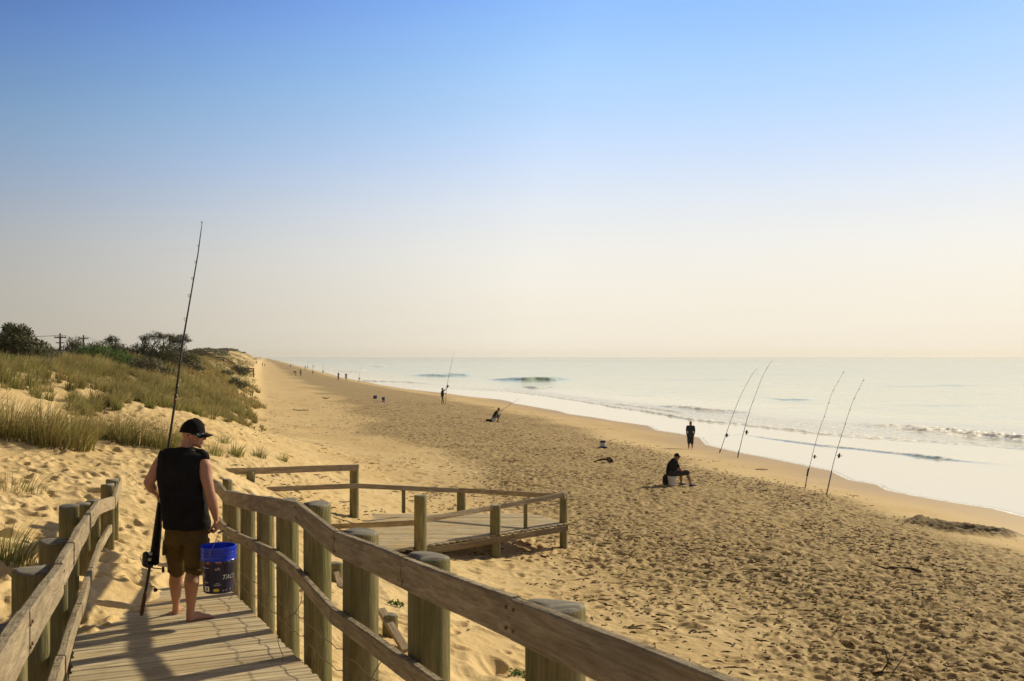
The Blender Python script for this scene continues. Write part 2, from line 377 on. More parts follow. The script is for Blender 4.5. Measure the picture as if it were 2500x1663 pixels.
GD = [(-60, -3), (0, 0), (3, .22), (7, .62), (13, 1.10), (21, 1.38), (24, 1.55), (26.5, 2.2), (28.7, 2.95), (30, 3.55), (32, 4.0), (34, 4.3), (35.5, 4.95), (37.5, 5.55), (39.5, 5.75), (46, 5.85), (60, 5.5), (120, 5.0), (4000, 6.0)]
_gd = np.arange(-60, 200, .1); _gz = np.interp(_gd, [g[0] for g in GD], [g[1] for g in GD])
_k = np.exp(-(np.arange(-20, 21) * .1 / .7) ** 2); _k /= _k.sum(); _gz = np.convolve(np.pad(_gz, 20, 'edge'), _k, 'valid')
GF = [(-60, -3), (0, 0), (3, .22), (7, .62), (13, 1.10), (21, 1.38), (26, 1.50), (29, 1.75), (30.5, 2.5), (32, 3.5), (34, 4.3), (35.5, 4.95), (37.5, 5.55), (39.5, 5.75), (46, 5.85), (60, 5.5), (120, 5.0), (4000, 6.0)]
_gf = np.convolve(np.pad(np.interp(_gd, [g[0] for g in GF], [g[1] for g in GF]), 20, 'edge'), _k, 'valid'); _gf[_gd < 1] = np.interp(_gd[_gd < 1], [-60, 0, 3], [-3, 0, .22])
_gz[_gd < 1] = np.interp(_gd[_gd < 1], [-60, 0, 3], [-3, 0, .22])
BUMPS = [(-95, 300, 9, 26, 2.0), (-86, 262, 7, 14, .6), (-131, 450, 12, 45, 2.4), (-158, 560, 16, 50, 2.2), (-198, 700, 20, 90, 1.6), (-3.6, 22.6, 1.5, 2.0, -.28), (-10.5, 20.5, 2.6, 2.0, .28), (-7.0, 21.5, 2.0, 1.2, .25), (-13.5, 33.5, 3.5, 2.6, .35)]
HOLE = None
def dist_sea(X, Y):
    d0 = xl(Y) - X; return d0 + wig(Y) * np.exp(-np.maximum(d0, 0) / 8)
def base_z(X, Y):
    d = dist_sea(X, Y); z = np.interp(d, _gd, _gz); z = z + (np.interp(d, _gd, _gf) - z) * sst(34, 58, Y)
    z = z + (fbm(X / 9, Y / 12, 3, 3) - .5) * .8 * sst(32.5, 38, d) * sst(24, 34, Y)
    z = z + (fbm(X / 3.2, Y / 3.2, 8, 3) - .5) * .42 * sst(23, 28, d) * (1 - .6 * sst(60, 100, Y))
    z = z + (fbm(X / 5, Y / 7, 5, 3) - .5) * .16 * sst(6, 10, d)
    for bx, by, sx, sy, h in BUMPS: z = z + h * np.exp(-((X - bx) / sx) ** 2 - ((Y - by) / sy) ** 2)
    z = z + .7 * sst(220, 380, Y) * np.exp(-((d - 45) / 9) ** 2) - 2.0 * sst(130, 230, Y) * sst(47, 58, d)
    return z
def ground_hit(px, py):
    Y = np.exp(np.linspace(math.log(3), math.log(2500), 6000)); X = (px - 1250) / F * Y; Z = CZ - (py - HY) / F * Y
    k = np.argmax(Z < base_z(X, Y)); 
    return Vector((float(X[k]), float(Y[k]), float(base_z(X[k:k + 1], Y[k:k + 1])[0])))
def gz(x, y): return float(base_z(np.array([x]), np.array([y]))[0])
def dents(X, Y, cell, seed, a, b, depth, prob, rim=.45):
    ci = np.floor(X / cell); cj = np.floor(Y / cell); h = np.zeros_like(X)
    for di in (-1, 0, 1):
        for dj in (-1, 0, 1):
            I = ci + di; J = cj + dj
            cx = (I + .15 + .7 * hsh(I, J, seed)) * cell; cy = (J + .15 + .7 * hsh(I, J, seed + 1)) * cell
            th = hsh(I, J, seed + 2) * math.pi * 2; s_ = .6 + .7 * hsh(I, J, seed + 3)
            u = ((X - cx) * np.cos(th) + (Y - cy) * np.sin(th)) / (a * s_); v = (-(X - cx) * np.sin(th) + (Y - cy) * np.cos(th)) / (b * s_)
            r = np.sqrt(u * u + v * v); on = (hsh(I, J, seed + 4) < prob) * s_
            h += on * depth * (-np.exp(-(r ** 2) * 1.6) + rim * np.exp(-((r - 1.45) / .38) ** 2))
    return h
hp = ground_hit(2350, 1292); HOLE = hp
def detail_z(X, Y):
    d = dist_sea(X, Y); R = np.hypot(X, Y)
    fade = 1 - sst(70, 160, R)
    wob = (fbm(X / 4, Y / 6, 21, 3) - .5) * 6
    churn = sst(5.5, 8.5, d + wob * .5) * (1 - sst(19.5, 23.5, d + wob))
    soft = sst(18, 23, d + wob) * (1 - .5 * sst(40, 60, Y)) * (1 - .65 * sst(33, 36, d) * sst(24, 30, Y))
    sx_ = X + .25 * (fbm(X * 1.7, Y * 1.7, 13, 3) - .5); sy_ = Y + .25 * (fbm(X * 1.7, Y * 1.7, 17, 3) - .5)
    h = soft * (dents(sx_, sy_, .46, 11, .17, .09, .055, .55) + sst(25, 28, d) * dents(sx_, sy_, .31, 111, .13, .065, .045, .75) + dents(sx_, sy_, 1.15, 31, .34, .2, .065, .4) + (fbm(X * 2.6, Y * 2.6, 41, 3) - .5) * .06)
    n = fbm(X * 4.2, Y * 4.2, 51, 3); rid = 1 - np.abs(2 * n - 1) * 1.6
    wx = X + .22 * (fbm(X * 2.1, Y * 2.1, 83, 3) - .5); wy = Y + .22 * (fbm(X * 2.1, Y * 2.1, 87, 3) - .5)
    h = h + churn * (dents(wx, wy, .30, 61, .12, .06, .035, .6) + (rid - .5) * .055 + (fbm(wx * 9, wy * 9, 57, 3) - .5) * .095 + dents(wx, wy, .9, 71, .28, .18, .035, .35) + (fbm(X * 1.5, Y * 1.5, 81, 2) - .5) * .06)
    band = np.exp(-((d - 4.8) / 1.0) ** 2); h = h + band * dents(X, Y, .5, 91, .14, .08, .035, .3)
    calm = np.maximum(.30 + .70 * sst(.40, .60, fbm(X / 2.6, Y / 3.4, 141, 3)), sst(27.5, 29, d)); h = h * fade * np.maximum(calm, .55 + .45 * churn)
    h = h + fade * (1 - churn) * (1 - calm) * sst(20, 26, d) * .004 * np.sin((X * .8 + Y * 1.1 + 2.2 * fbm(X, Y, 145, 2)) * 34) * (R < 25)
    # children's dug hole with a ring of thrown-out sand
    u = (X - hp.x) / 1.45; v = (Y - hp.y) / 1.15; th = np.arctan2(v, u); r = np.sqrt(u * u + v * v)
    r = r * (1 + .25 * (fbm(X * 1.3, Y * 1.3, 98, 3) - .5)); rim = np.exp(-((r - 1.0) / .30) ** 2) * (.05 + .17 * fbm(X * 2.2, Y * 2.2, 99, 3)); pit = -.30 * np.exp(-(r / .66) ** 4)
    h = h + (rim * (1 + .35 * np.sin(th * 3 + 1)) + pit + rim * (dents(X, Y, .22, 95, .09, .08, .35, .8)))
    return h, churn, d, rim
def vegmask(X, Y, d):
    dv = np.interp(Y, [15, 22, 27, 33, 40, 53, 80, 150, 260], [36, 36, 34.5, 32.3, 31, 29.6, 29.6, 30.5, 31.5])
    wob = (fbm(X / 3.5, Y / 5, 121, 3) - .5) * 3.2
    m = sst(-.6, .8, d - dv + wob); yb = np.interp(X, [-30, -17, -14, -11, -8, 0], [27, 29, 29, 28, 30.5, 31])
    m = m * sst(-.8, .6, Y - yb + wob * .6)
    hole = sst(.60, .68, fbm(X / 5.5, Y / 8, 131, 3)); gap = sst(.36, .46, fbm(X / 1.5, Y / 2.6, 135, 2)); return m * (1 - .85 * hole) * (.12 + .88 * gap)
def polar(a0, a1, na, rs):
    A = np.linspace(math.radians(a0), math.radians(a1), na); Rg, Ag = np.meshgrid(rs, A, indexing='ij')
    X = Rg * np.sin(Ag); Y = Rg * np.cos(Ag); i = np.arange(len(rs) - 1)[:, None] * na + np.arange(na - 1)[None, :]
    fc = np.stack([i, i + 1, i + na + 1, i + na], -1).reshape(-1, 4)[:, ::-1]
    return X.ravel(), Y.ravel(), fc
def logr(*seg):
    out = []
    for a, b, st in seg: out.append(np.exp(np.arange(math.log(a), math.log(b), st)))
    return np.concatenate(out)
def build_ground(name, a0, a1, na, rs):
    X, Y, fc = polar(a0, a1, na, rs)
    hz, churn, d, rim = detail_z(X, Y); Z = base_z(X, Y) + hz
    me = mesh_np(name, np.stack([X, Y, Z], 1), fc)
    attr(me, 'churn', np.clip(churn + rim * 2, 0, 1)); attr(me, 'wet', 1 - sst(.2, 6.2, d + (fbm(X / 3, Y / 9, 15, 2) - .5) * 2.2))
    rr_ = np.hypot((X - hp.x) / 1.55, (Y - hp.y) / 1.35) * (1 + .3 * (fbm(X * 1.6, Y * 1.6, 97, 3) - .5)); attr(me, 'damp', 1 - sst(.95, 1.25, rr_)); attr(me, 'veg', vegmask(X, Y, d) * sst(30, 31, d) )
    return me
gm_ = build_ground('sand', -33, 33, 700, logr((4.2, 10, .007), (10, 130, .0027), (130, 600, .009), (600, 4500, .04)))
tag(link('sand', gm_, M['sand']), kind='structure')
gs_ = build_ground('sand_flank', 33, 327, 260, logr((4.2, 60, .03), (60, 4500, .08)))
tag(link('sand_beyond', gs_, M['sand']), kind='structure')
nr = build_ground('sand_near', -180, 180, 200, np.array([.05, .8, 1.6, 2.4, 3.2, 4.2]))
tag(link('sand_underfoot', nr, M['sand']), kind='structure')

# ---------------------------------------------------------------- sea
def wl(pts):   # a crest line drawn on the water: photo points -> (angle, range)
    q = []
    for px, py in pts:
        Y = CZ * F / (py - HY); X = (px - 1250) / F * Y; q.append((math.atan2(X, Y), math.hypot(X, Y)))
    q.sort(); return np.array(q)
# (points, height, front width m, back width m, foam on the front, green face, foam trail length m)
WAVES = [
 ([(1170, 925), (1230, 929), (1290, 931), (1340, 930), (1430, 925)], 1.7, 7, 14, .12, 1, 0),
 ([(985, 916), (1020, 918), (1060, 919), (1110, 918), (1180, 916)], 1.7, 9, 18, .3, 1, 8),
 ([(1262, 945), (1310, 948), (1365, 945)], .62, 2.5, 7, .8, .6, 6),
 ([(2030, 1026), (2080, 1033), (2193, 1043), (2300, 1055), (2380, 1064), (2520, 1074), (2800, 1090)], .55, 2.0, 3.0, 1.15, .0, 9),
 ([(850, 968 - 20), (1000, 945), (1150, 952), (1242, 957), (1364, 972), (1440, 985), (1500, 995), (1559, 1003), (1689, 1026), (1867, 1045), (2007, 1061), (2193, 1077), (2380, 1087), (2500, 1098), (2900, 1130)], .18, .8, 2.5, .95, .0, 34),
 ([(1560, 990), (1600, 992), (1657, 994), (1700, 1000), (1770, 1005), (1829, 1008), (1870, 1008)], .34, 1.8, 2.6, .8, .5, 6),
 ([(1400, 1000 - 22), (1450, 984), (1530, 990), (1600, 999), (1660, 1008), (1740, 1012)], .18, .9, 2, .9, .2, 8),
 ([(1730, 1062), (1820, 1063), (1920, 1078), (2007, 1089), (2100, 1098), (2193, 1108), (2273, 1119), (2380, 1129), (2500, 1140)], .12, .45, 1.4, .55, .4, 1.5),
 ([(2190, 1108), (2240, 1115), (2300, 1121), (2350, 1126)], .16, .6, 1.6, .4, .8, 1),
 ([(1850, 970), (1910, 977), (1980, 977), (2010, 974)], .35, 2, 7, .0, .9, 0),
 ([(1500, 966), (1560, 969), (1620, 966)], .15, 2, 6, .0, .5, 0),
 ([(800, 927), (900, 931), (1000, 934), (1090, 943)], .35, 1.5, 6, .8, .2, 12),
 ([(845, 905), (870, 907), (920, 900)], .8, 5, 14, .85, .3, 10), ([(895, 894), (930, 897), (960, 896)], .9, 8, 24, .8, .5, 16),
 ([(770, 908 - 6), (840, 908), (900, 912)], .45, 4, 12, .8, .1, 14), ([(850, 884), (880, 886), (905, 886)], 1.0, 10, 30, .7, .4, 20),
 ([(1010, 898), (1120, 899), (1240, 897)], .35, 10, 30, 0, .35, 0), ([(2060, 940), (2250, 943), (2500, 939)], .30, 5, 14, 0, .35, 0),
 ([(1500, 925), (1700, 929), (1900, 926)], .30, 6, 18, 0, .35, 0), ([(2150, 985), (2300, 990), (2500, 987)], .16, 3, 8, 0, .3, 0)]
def sea_mesh(name, a0, a1, na, rs):
    X, Y, fc = polar(a0, a1, na, rs); R = np.hypot(X, Y); A = np.arctan2(X, Y)
    sd = X - xl(Y) - wig(Y)
    H = np.zeros_like(X); foam = np.zeros_like(X); face = np.zeros_like(X)
    grow = sst(2, 30, sd)
    H += (fbm(X / 9 + Y / 36, (Y / 9 - X / 36) * .25, 7, 4) - .5) * .24 * grow * (1 - sst(900, 2500, R))
    H += (fbm(X / 1.4, Y / 2.6, 9, 3) - .5) * .05 * grow * (1 - sst(150, 300, R))
    for pts, h, wf, wb, fm, gr, tr in WAVES:
        q = wl(pts); r0 = np.interp(A, q[:, 0], q[:, 1]); span = q[-1, 0] - q[0, 0]
        r0 = r0 + (fbm(X / 5, Y / 9, 5, 3) - .5) * wf * 3.2 + fm * (fbm(X * 1.1, Y * 1.1, 6, 3) - .5) * wf * 1.1
        am = sst(q[0, 0], q[0, 0] + span * .38, A) * (1 - sst(q[-1, 0] - span * .38, q[-1, 0], A))
        am = am * (.55 + .55 * fbm(X / 7, Y / 14, 3, 2))
        s_ = R - r0
        pr = np.where(s_ < 0, np.exp(-(s_ / wf) ** 2 * 2.2), np.exp(-(s_ / wb) ** 2 * 1.6)) * (np.abs(s_) < 8 * wb)
        H += .62 * h * am * pr
        H += fm * min(1, h / .3) * am * np.exp(-((s_ - wf * .3) / (wf * 1.2)) ** 2) * (fbm(X * 2.3, Y * 2.3, 14, 3) - .45) * min(.55, .035 * q[:, 1].mean() * .18)
        fr = sst(-1.8 * wf, -.6 * wf, s_) * (1 - sst(wb * .1, wb * .7, s_))
        foam = np.maximum(foam, fm * am ** .5 * fr)
        if tr > 0: foam = np.maximum(foam, (.60 * fm) * am ** .3 * sst(-wf, 0, s_) * (1 - sst(tr * .3, tr, s_)))
        face = np.maximum(face, gr * np.clip(am * 1.6, 0, 1) * sst(-1.5 * wf, -.8 * wf, s_) * (1 - sst(-.1 * wf, .15 * wf, s_)))
    edge = np.exp(-(sd / .16) ** 2) * .75 * (1 - sst(80, 160, R)); foam = np.maximum(foam, edge)
    Z = H + .012 - .35 * sst(0, -3, sd) * 0
    me = mesh_np(name, np.stack([X, Y, Z], 1), fc)
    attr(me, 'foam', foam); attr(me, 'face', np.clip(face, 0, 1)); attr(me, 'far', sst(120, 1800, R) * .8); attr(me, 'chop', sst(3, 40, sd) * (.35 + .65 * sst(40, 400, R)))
    return me
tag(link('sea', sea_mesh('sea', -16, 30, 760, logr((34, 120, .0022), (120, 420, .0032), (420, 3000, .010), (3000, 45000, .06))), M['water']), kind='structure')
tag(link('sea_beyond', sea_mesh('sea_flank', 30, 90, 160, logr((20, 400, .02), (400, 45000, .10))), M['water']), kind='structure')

# ---------------------------------------------------------------- timber builders
def board(name, A, B, th, ht, m, parent, out=Vector((0, 0, 0)), seed=0, seg=.25, ends=True):
    """sawn board, top face from A to B (top edge, middle), th thick sideways, ht deep"""
    A = Vector(A); B = Vector(B); L = (B - A).length; x = (B - A).normalized(); y = Vector((0, 0, 1)).cross(x).normalized(); z = x.cross(y)
    mt = Matrix((x, y, z)).transposed().to_4x4(); mt.translation = (A + B) / 2
    rs = np.random.RandomState(seed); n = max(3, int(L / seg)); c = .006
    prof = [(-th / 2 + c, 0), (th / 2 - c, 0), (th / 2, -c), (th / 2, -ht + c), (th / 2 - c, -ht), (-th / 2 + c, -ht), (-th / 2, -ht + c), (-th / 2, -c)]
    v = []; f = []; ph = rs.rand() * 9
    for i in range(n + 1):
        t = -L / 2 + L * i / n; wv = .004 * math.sin(ph + t * 2.1); wz = .004 * math.sin(ph * 2 + t * 1.7)
        for a, b in prof: v.append((t, a + wv + rs.randn() * .0012, b + wz + rs.randn() * .0012))
    for i in range(n):
        for k in range(8): f.append((i * 8 + k, i * 8 + (k + 1) % 8, (i + 1) * 8 + (k + 1) % 8, (i + 1) * 8 + k))
    f.append(tuple(range(7, -1, -1))); f.append(tuple(n * 8 + k for k in range(8)))
    mb = MB(); mb.add(v, [q[::-1] for q in f]); return mb.build(name, m, parent, mt, auto=35)
def post(name, x, y, z0, z1, r, parent, flat=None, seed=0, lean=(0, 0), flat_d=.62, domed=.022):
    """round treated post with a flat notched face towards `flat` (unit xy), weathered rounded top"""
    rs = np.random.RandomState(seed); n = 56; h = z1 - z0; m = max(6, int(h / .12)); zs = [h * i / m for i in range(m)]
    zs += [h - domed * 1.0, h - domed * .45, h - domed * .12, h]; ins = [0] * m + [0, .10, .30, .55]
    g = [rs.uniform(0, 2 * math.pi) for _ in range(3)]; gd = [rs.uniform(.05, .12) for _ in g]
    v = []; f = []
    for i, zz in enumerate(zs):
        for k in range(n):
            a = 2 * math.pi * k / n; rr = r * (1 + .02 * math.sin(3 * a + seed) + .015 * math.sin(2 * a + zz * 2))
            for ga, d_ in zip(g, gd):
                da = abs((a - ga - .05 * math.sin(zz * 3) + math.pi) % (2 * math.pi) - math.pi); rr -= r * d_ * math.exp(-(da / .07) ** 2)
            rr *= (1 - ins[i] * (.35 if i > m + 1 else .3)); px_, py_ = rr * math.cos(a), rr * math.sin(a)
            if flat is not None:
                dd = px_ * flat[0] + py_ * flat[1]; lim = r * flat_d
                if dd > lim: px_ -= (dd - lim) * flat[0]; py_ -= (dd - lim) * flat[1]
            v.append((px_ + lean[0] * zz, py_ + lean[1] * zz, zz + (.006 * math.sin(2 * a + seed) if i >= m else 0)))
    for i in range(len(zs) - 1):
        for k in range(n): f.append((i * n + k, i * n + (k + 1) % n, (i + 1) * n + (k + 1) % n, (i + 1) * n + k))
    t = len(zs) - 1; v.append((lean[0] * h, lean[1] * h, h + .002)); c = len(v) - 1
    for k in range(n): f.append((t * n + k, t * n + (k + 1) % n, c))
    mb = MB(); mb.add(v, f); me = mb.me(name); me.materials.append(M['post']); me.materials.append(M['post_top'])
    mi = np.zeros(len(me.polygons), dtype=np.int32); lo = (m + 1) * n; mi[lo:] = 1; me.polygons.foreach_set('material_index', mi)
    mt = Matrix.Translation((x, y, z0)); return link(name, me, None, parent, mt, True)
def planks(name, m, parent, o, u, v_, along, a0, a1, w_, gap, side, zf, th=.038, seed=0, sandy=None):
    """deck of separate planks: origin o, walking direction u, plank direction v_; side(t)->(lo,hi)"""
    rs = np.random.RandomState(seed); V = []; Fc = []; UV = []; tone = []; snd = []; t = a0; i = 0
    while t < a1:
        ww = w_ * rs.uniform(.93, 1.05); lo, hi = side(t + ww / 2); lo += rs.uniform(-.012, .012); hi += rs.uniform(-.012, .012)
        dz = rs.uniform(-.003, .003); tn = rs.rand() ** 2; off = rs.rand() * 50; tw = rs.uniform(-.003, .003); ns = 8; b = len(V)
        for k in range(ns + 1):
            s_ = lo + (hi - lo) * k / ns
            for (tt, zz) in ((t, -th), (t, -.004), (t + .004, 0), (t + ww - gap - .004, 0), (t + ww - gap, -.004), (t + ww - gap, -th)):
                p = o + u * tt + v_ * s_; V.append((p.x, p.y, zf(tt) + zz + dz + tw * (k / ns - .5) + .0015 * math.sin(s_ * 3 + i))); UV.append((s_ + off, tt)); tone.append(tn); snd.append(sandy(p) if sandy else 0)
        for k in range(ns):
            for j in range(6): Fc.append((b + k * 6 + j, b + k * 6 + (j + 1) % 6, b + (k + 1) * 6 + (j + 1) % 6, b + (k + 1) * 6 + j))
        t += ww; i += 1
    me = mesh_np(name, V, Fc); attr(me, 'tone', tone); attr(me, 'sandy', snd)
    uvl = me.uv_layers.new(name='uv'); idx = np.empty(len(me.loops), dtype=np.int32); me.loops.foreach_get('vertex_index', idx)
    uvl.data.foreach_set('uv', np.array(UV, dtype=np.float32)[idx].ravel())
    bm = bmesh.new(); bm.from_mesh(me); bmesh.ops.recalc_face_normals(bm, faces=bm.faces); bm.to_mesh(me); bm.free()
    return link(name, me, m, parent, None, False)

# ---------------------------------------------------------------- the ramp underfoot
U = Vector((-.387, .922, 0)).normalized(); Vv = Vector((U.y, -U.x, 0))
def zd(Y): return CZ - (1.5 + .096 * Y) if Y < 11.2 else CZ - (1.5 + .096 * 11.2)
ramp = empty('boardwalk_ramp', (0, 6, zd(6)), 'weathered timber boardwalk ramp with log post handrails that the man walks down to the sand', 'boardwalk')
o0 = Vector((-1.2 + .41 * 6.5, 0, 0)); o0 = Vector((1.465, 0, 0))       # right deck edge: X = 1.465 - .41 Y
def yof(t, s_=0): return (o0 + U * t + Vv * s_).y
planks('deck', M['plank'], ramp, o0, U, Vv, None, -1.2, 12.2, .098, .007, lambda t: (-1.50, 0.0), lambda t: zd(yof(t, -.75)), seed=3, sandy=lambda p: float(np.clip((p.y - 6.5) / 4, .0, 1)) * (1 if p.x + .41 * p.y < .9 else .6))
for s_ in (-1.40, -.75, -.08):
    a = o0 + U * -1.2 + Vv * s_; b = o0 + U * 12.0 + Vv * s_
    board('bearer', (a.x, a.y, zd(a.y) - .042), (b.x, b.y, CZ - (1.5 + .096 * b.y) - .042), .06, .17, M['bearer'], ramp, seed=5, seg=1)
fr = (-Vv.x, -Vv.y); fl = (Vv.x, Vv.y)
RP = [(1351, 3.49, 1474, .236), (1039, 4.83, 1355, .236), (874, 6.07, 1297, .258), (773, 7.24, 1228, .238), (700, 8.31, 1219, .22), (647, 9.3, 1213, .19), (601, 10.46, 1207, .188), (569, 11.4, 1199, .17), (583, 12.9, 1170, .16)]
for i, (px, Y, py, dia) in enumerate(RP):
    p = P(px, py, Y)
    if i == 8: p = P(552, 1171, 13.0)
    post('post', p.x, p.y, min(gz(p.x, p.y), zd(Y)) - .5, p.z, dia / 2, ramp, fr, 40 + i, flat_d=.55, lean=(random.uniform(-.006, .006), random.uniform(-.006, .006)))
def lx(Y): return -.36 - .383 * Y
LP = [(-216, 2.75, 1760), (-49, 4.0, 1530), (32, 5.1, 1387), (97, 6.6, 1318), (146, 8.5, 1233), (182, 10.4, 1229), (209, 11.4, 1221), (247, 12.4, 1182), (259, 13.2, 1170)]
for i, (px, Y, pt) in enumerate(LP):
    r_ = .112 if Y < 7 else .10; q_ = P(px + r_ * F / Y, pt, Y); x = q_.x; post('post', x, Y, min(gz(x, Y), zd(Y)) - .5, q_.z, r_, ramp, fl, 80 + i, flat_d=.60, domed=.02)
# handrail boards, one per span, traced joint by joint
def nails(rb, a, b, sd_):
    d = (b - a).normalized(); n_ = Vector((d.y, -d.x, 0)).normalized() * sd_
    for e_, s_ in ((a, 1), (b, -1)):
        for dz in (-.04, -.115):
            c = e_ + d * s_ * .035 + n_ * .0235 + Vector((0, 0, dz)); MB().tube([c - n_ * .004, c + n_ * .0035], .0065, 10).build('nail_head', M['steel'], rb)
def rpt(px, py): Y = 3645 / (px - 229.4); p = P(px, py, Y); return p
top = [(2100, 1745), (1755, 1640), (1450, 1529), (1258, 1457), (990, 1359), (822, 1298), (731, 1226), (617, 1208), (551, 1198)]
pts = [rpt(*q) for q in top]
pts[0] = pts[2] + (pts[2] - pts[3]) * ((pts[2].y - .9) / (pts[3].y - pts[2].y)) if False else Vector((1.5 - .42 * 1.1, 1.1, pts[3].z + (pts[3].y - 1.1) * .075))
pts[1] = Vector((1.5 - .42 * 2.3, 2.3, pts[3].z + (pts[3].y - 2.3) * .075)); del pts[2]
for i in range(len(pts) - 1):
    a, b = pts[i], pts[i + 1]; g = (b - a).normalized() * .0025
    rb_ = board('top_rail', a + g, b - g, .045, .15, M['rail'], ramp, seed=100 + i); nails(rb_, a, b, -1)
e0 = pts[-1]; e1 = P(536, 1178, 12.3); e2 = P(514, 1166, 13.1)
board('top_rail', e0, e1, .045, .15, M['rail'], ramp, seed=121); board('top_rail', e1, e2, .045, .15, M['rail'], ramp, seed=122)
mid = [(1258, 1748 + 0), (1076, 1663), (985, 1600), (814, 1485), (722, 1380), (673, 1343), (621, 1318), (551, 1285)]
mp_ = [rpt(*q) for q in mid]; mp_.insert(0, Vector((1.5 - .42 * 1.6, 1.6, mp_[0].z + .16)))
for i in range(len(mp_) - 1):
    a, b = mp_[i], mp_[i + 1]; g = (b - a).normalized() * .0025
    board('lower_rail', a + g, b - g, .045, .10, M['rail'], ramp, seed=130 + i)
board('lower_rail', mp_[-1], P(534, 1262, 12.3), .045, .10, M['rail'], ramp, seed=140)
LT = [(1.2, .965), (2.3, .965), (3.35, .965), (4.95, .945), (5.9, .965), (6.7, 1.0), (8.9, .985), (10.6, .985), (12.3, .97), (14.0, 1.17)]
lp = [Vector((lx(Y) + (.12 if Y > 13 else .12 if Y > 11 else 0), Y, zd(Y) + h)) for Y, h in LT]
lp[-1] = P(293, 1168, 13.6); lp[-2] = P(277, 1212, 12.1)
for i in range(len(lp) - 1):
    a, b = lp[i], lp[i + 1]; g = (b - a).normalized() * .0025
    rb_ = board('top_rail', a + g, b - g, .045, .15, M['rail'], ramp, seed=150 + i)
    if i < 6: nails(rb_, a, b, 1)
LB = [(1.3, .5), (3.4, .5), (4.95, .49), (6.6, .50), (8.9, .50), (10.8, .52), (12.4, .50), (13.4, .60)]
lb = [Vector((lx(Y) + .012 + (.10 if Y > 12 else 0), Y, zd(Y) + h)) for Y, h in LB]
for i in range(len(lb) - 1):
    a, b = lb[i], lb[i + 1]; g = (b - a).normalized() * .0025
    board('lower_rail', a + g, b - g, .045, .10, M['rail'], ramp, seed=170 + i)
# rusty plain wires sagging between the right-hand posts
for h, sg in ((.30, .02), (.17, .03)):
    for i in range(len(RP) - 3):
        a = P(RP[i][0], 0, RP[i][1]); b = P(RP[i + 1][0], 0, RP[i + 1][1]); a = a - Vv * .03; b = b - Vv * .03; mb = MB(); w_ = []
        for k in range(9):
            t = k / 8; x = a.x + (b.x - a.x) * t - Vv.x * .065; y = a.y + (b.y - a.y) * t - Vv.y * .065
            w_.append((x, y, zd(y) + h - sg * 4 * t * (1 - t) + .01 * math.sin(k * 2.3 + i)))
        mb.tube(w_, .0028, 6).build('wire', M['steel'], ramp, smooth=True)
for i, (Y, h0) in enumerate(((7.4, .0), (9.9, .1), (5.2, -.02))):
    x = 1.65 - .42 * Y - .12; mb = MB(); w_ = [(x + .05 * math.sin(k * .9 + i) - .01 * k, Y - .045 * k, zd(Y) + .52 + h0 - .055 * k + .02 * math.sin(k * 1.7)) for k in range(10)]
    mb.tube(w_, .0026, 6).build('wire', M['steel'], ramp, smooth=True)

# ---------------------------------------------------------------- lower platform on the beach
plat = empty('boardwalk_platform', (-.4, 23.4, 1.9), 'low pale planked platform with log posts, half buried in sand beyond the ramp', 'boardwalk')
DZ = 1.99
A_, B_ = Vector((1.32, 24.0, 0)), Vector((-3.6, 20.2, 0))
def fy(x): return 24.0 + (x - 1.32) * (24.0 - 20.9) / (1.32 + 2.1)
def side2(t):   # t = Y; x-range of a plank
    return (-5.2, 1.32 - max(0, (24.0 - t)) * 1.10 if t < 24.0 else 1.32 - (t - 24.0) * .55)
planks('deck', M['plank'], plat, Vector((0, 0, 0)), Vector((0, 1, 0)), Vector((1, 0, 0)), None, 20.6, 25.5, .13, .012, side2, lambda t: DZ, seed=9, sandy=lambda p: float(np.clip((-.5 - p.x) / 2, .25, 1)))
board('fascia', (1.30, 23.93, DZ - .042), (-2.1, 20.84, DZ - .042), .04, .14, M['bearer'], plat, seed=3)
board('fascia', (1.34, 24.06, DZ - .042), (.55, 25.45, DZ - .042), .04, .14, M['bearer'], plat, seed=4)
for x in (-3.4, -1.7, .2): board('bearer', (x, fy(x) + .25, DZ - .042), (x, 25.2, DZ - .042), .07, .16, M['bearer'], plat, seed=8)
def pst(px, ptop, pfoot, Y, dia, sd, fl_=None):
    p = P(px, ptop, Y); q = P(px, pfoot, Y); post('post', p.x, p.y, min(q.z, gz(p.x, p.y)) - .4, p.z, dia / 2, plat, fl_, sd, domed=.015)
pst(1376, 1203, 1332, 24.15, .19, 201); pst(1026, 1209, 1345, 21.0, .26, 202); pst(1209, 1233, 1337, 22.6, .24, 203)
pst(1126, 1194, 1247, 25.45, .22, 204); pst(865, 1136, 1243, 24.4, .22, 205); pst(612, 1151, 1190, 23.0, .19, 206); pst(724, 1160, 1210, 24.0, .12, 207) if False else None
def bp(px, py, Y): return P(px, py, Y)
up = [(440, 1147, 22.2), (655, 1141, 23.2), (875, 1134, 24.25)]
for i in range(2): board('top_rail', bp(*up[i]), bp(*up[i + 1]), .06, .15, M['rail'], plat, seed=210 + i)
lr = [(632, 1189, 23.1), (872, 1181, 24.28), (1122, 1192, 25.3), (1380, 1206, 24.0)]
for i in range(3): board('lower_rail', bp(*lr[i]), bp(*lr[i + 1]), .05, .115, M['rail'], plat, seed=220 + i)
fr_ = [(1372, 1203, 24.03), (1199, 1235, 22.5), (1028, 1264, 20.98)]
for i in range(2): board('lower_rail', bp(*fr_[i]), bp(*fr_[i + 1]), .05, .11, M['rail'], plat, seed=230 + i)
board('lower_rail', bp(1012, 1270, 21.1), bp(780, 1281, 22.6), .05, .115, M['rail'], plat, seed=240)
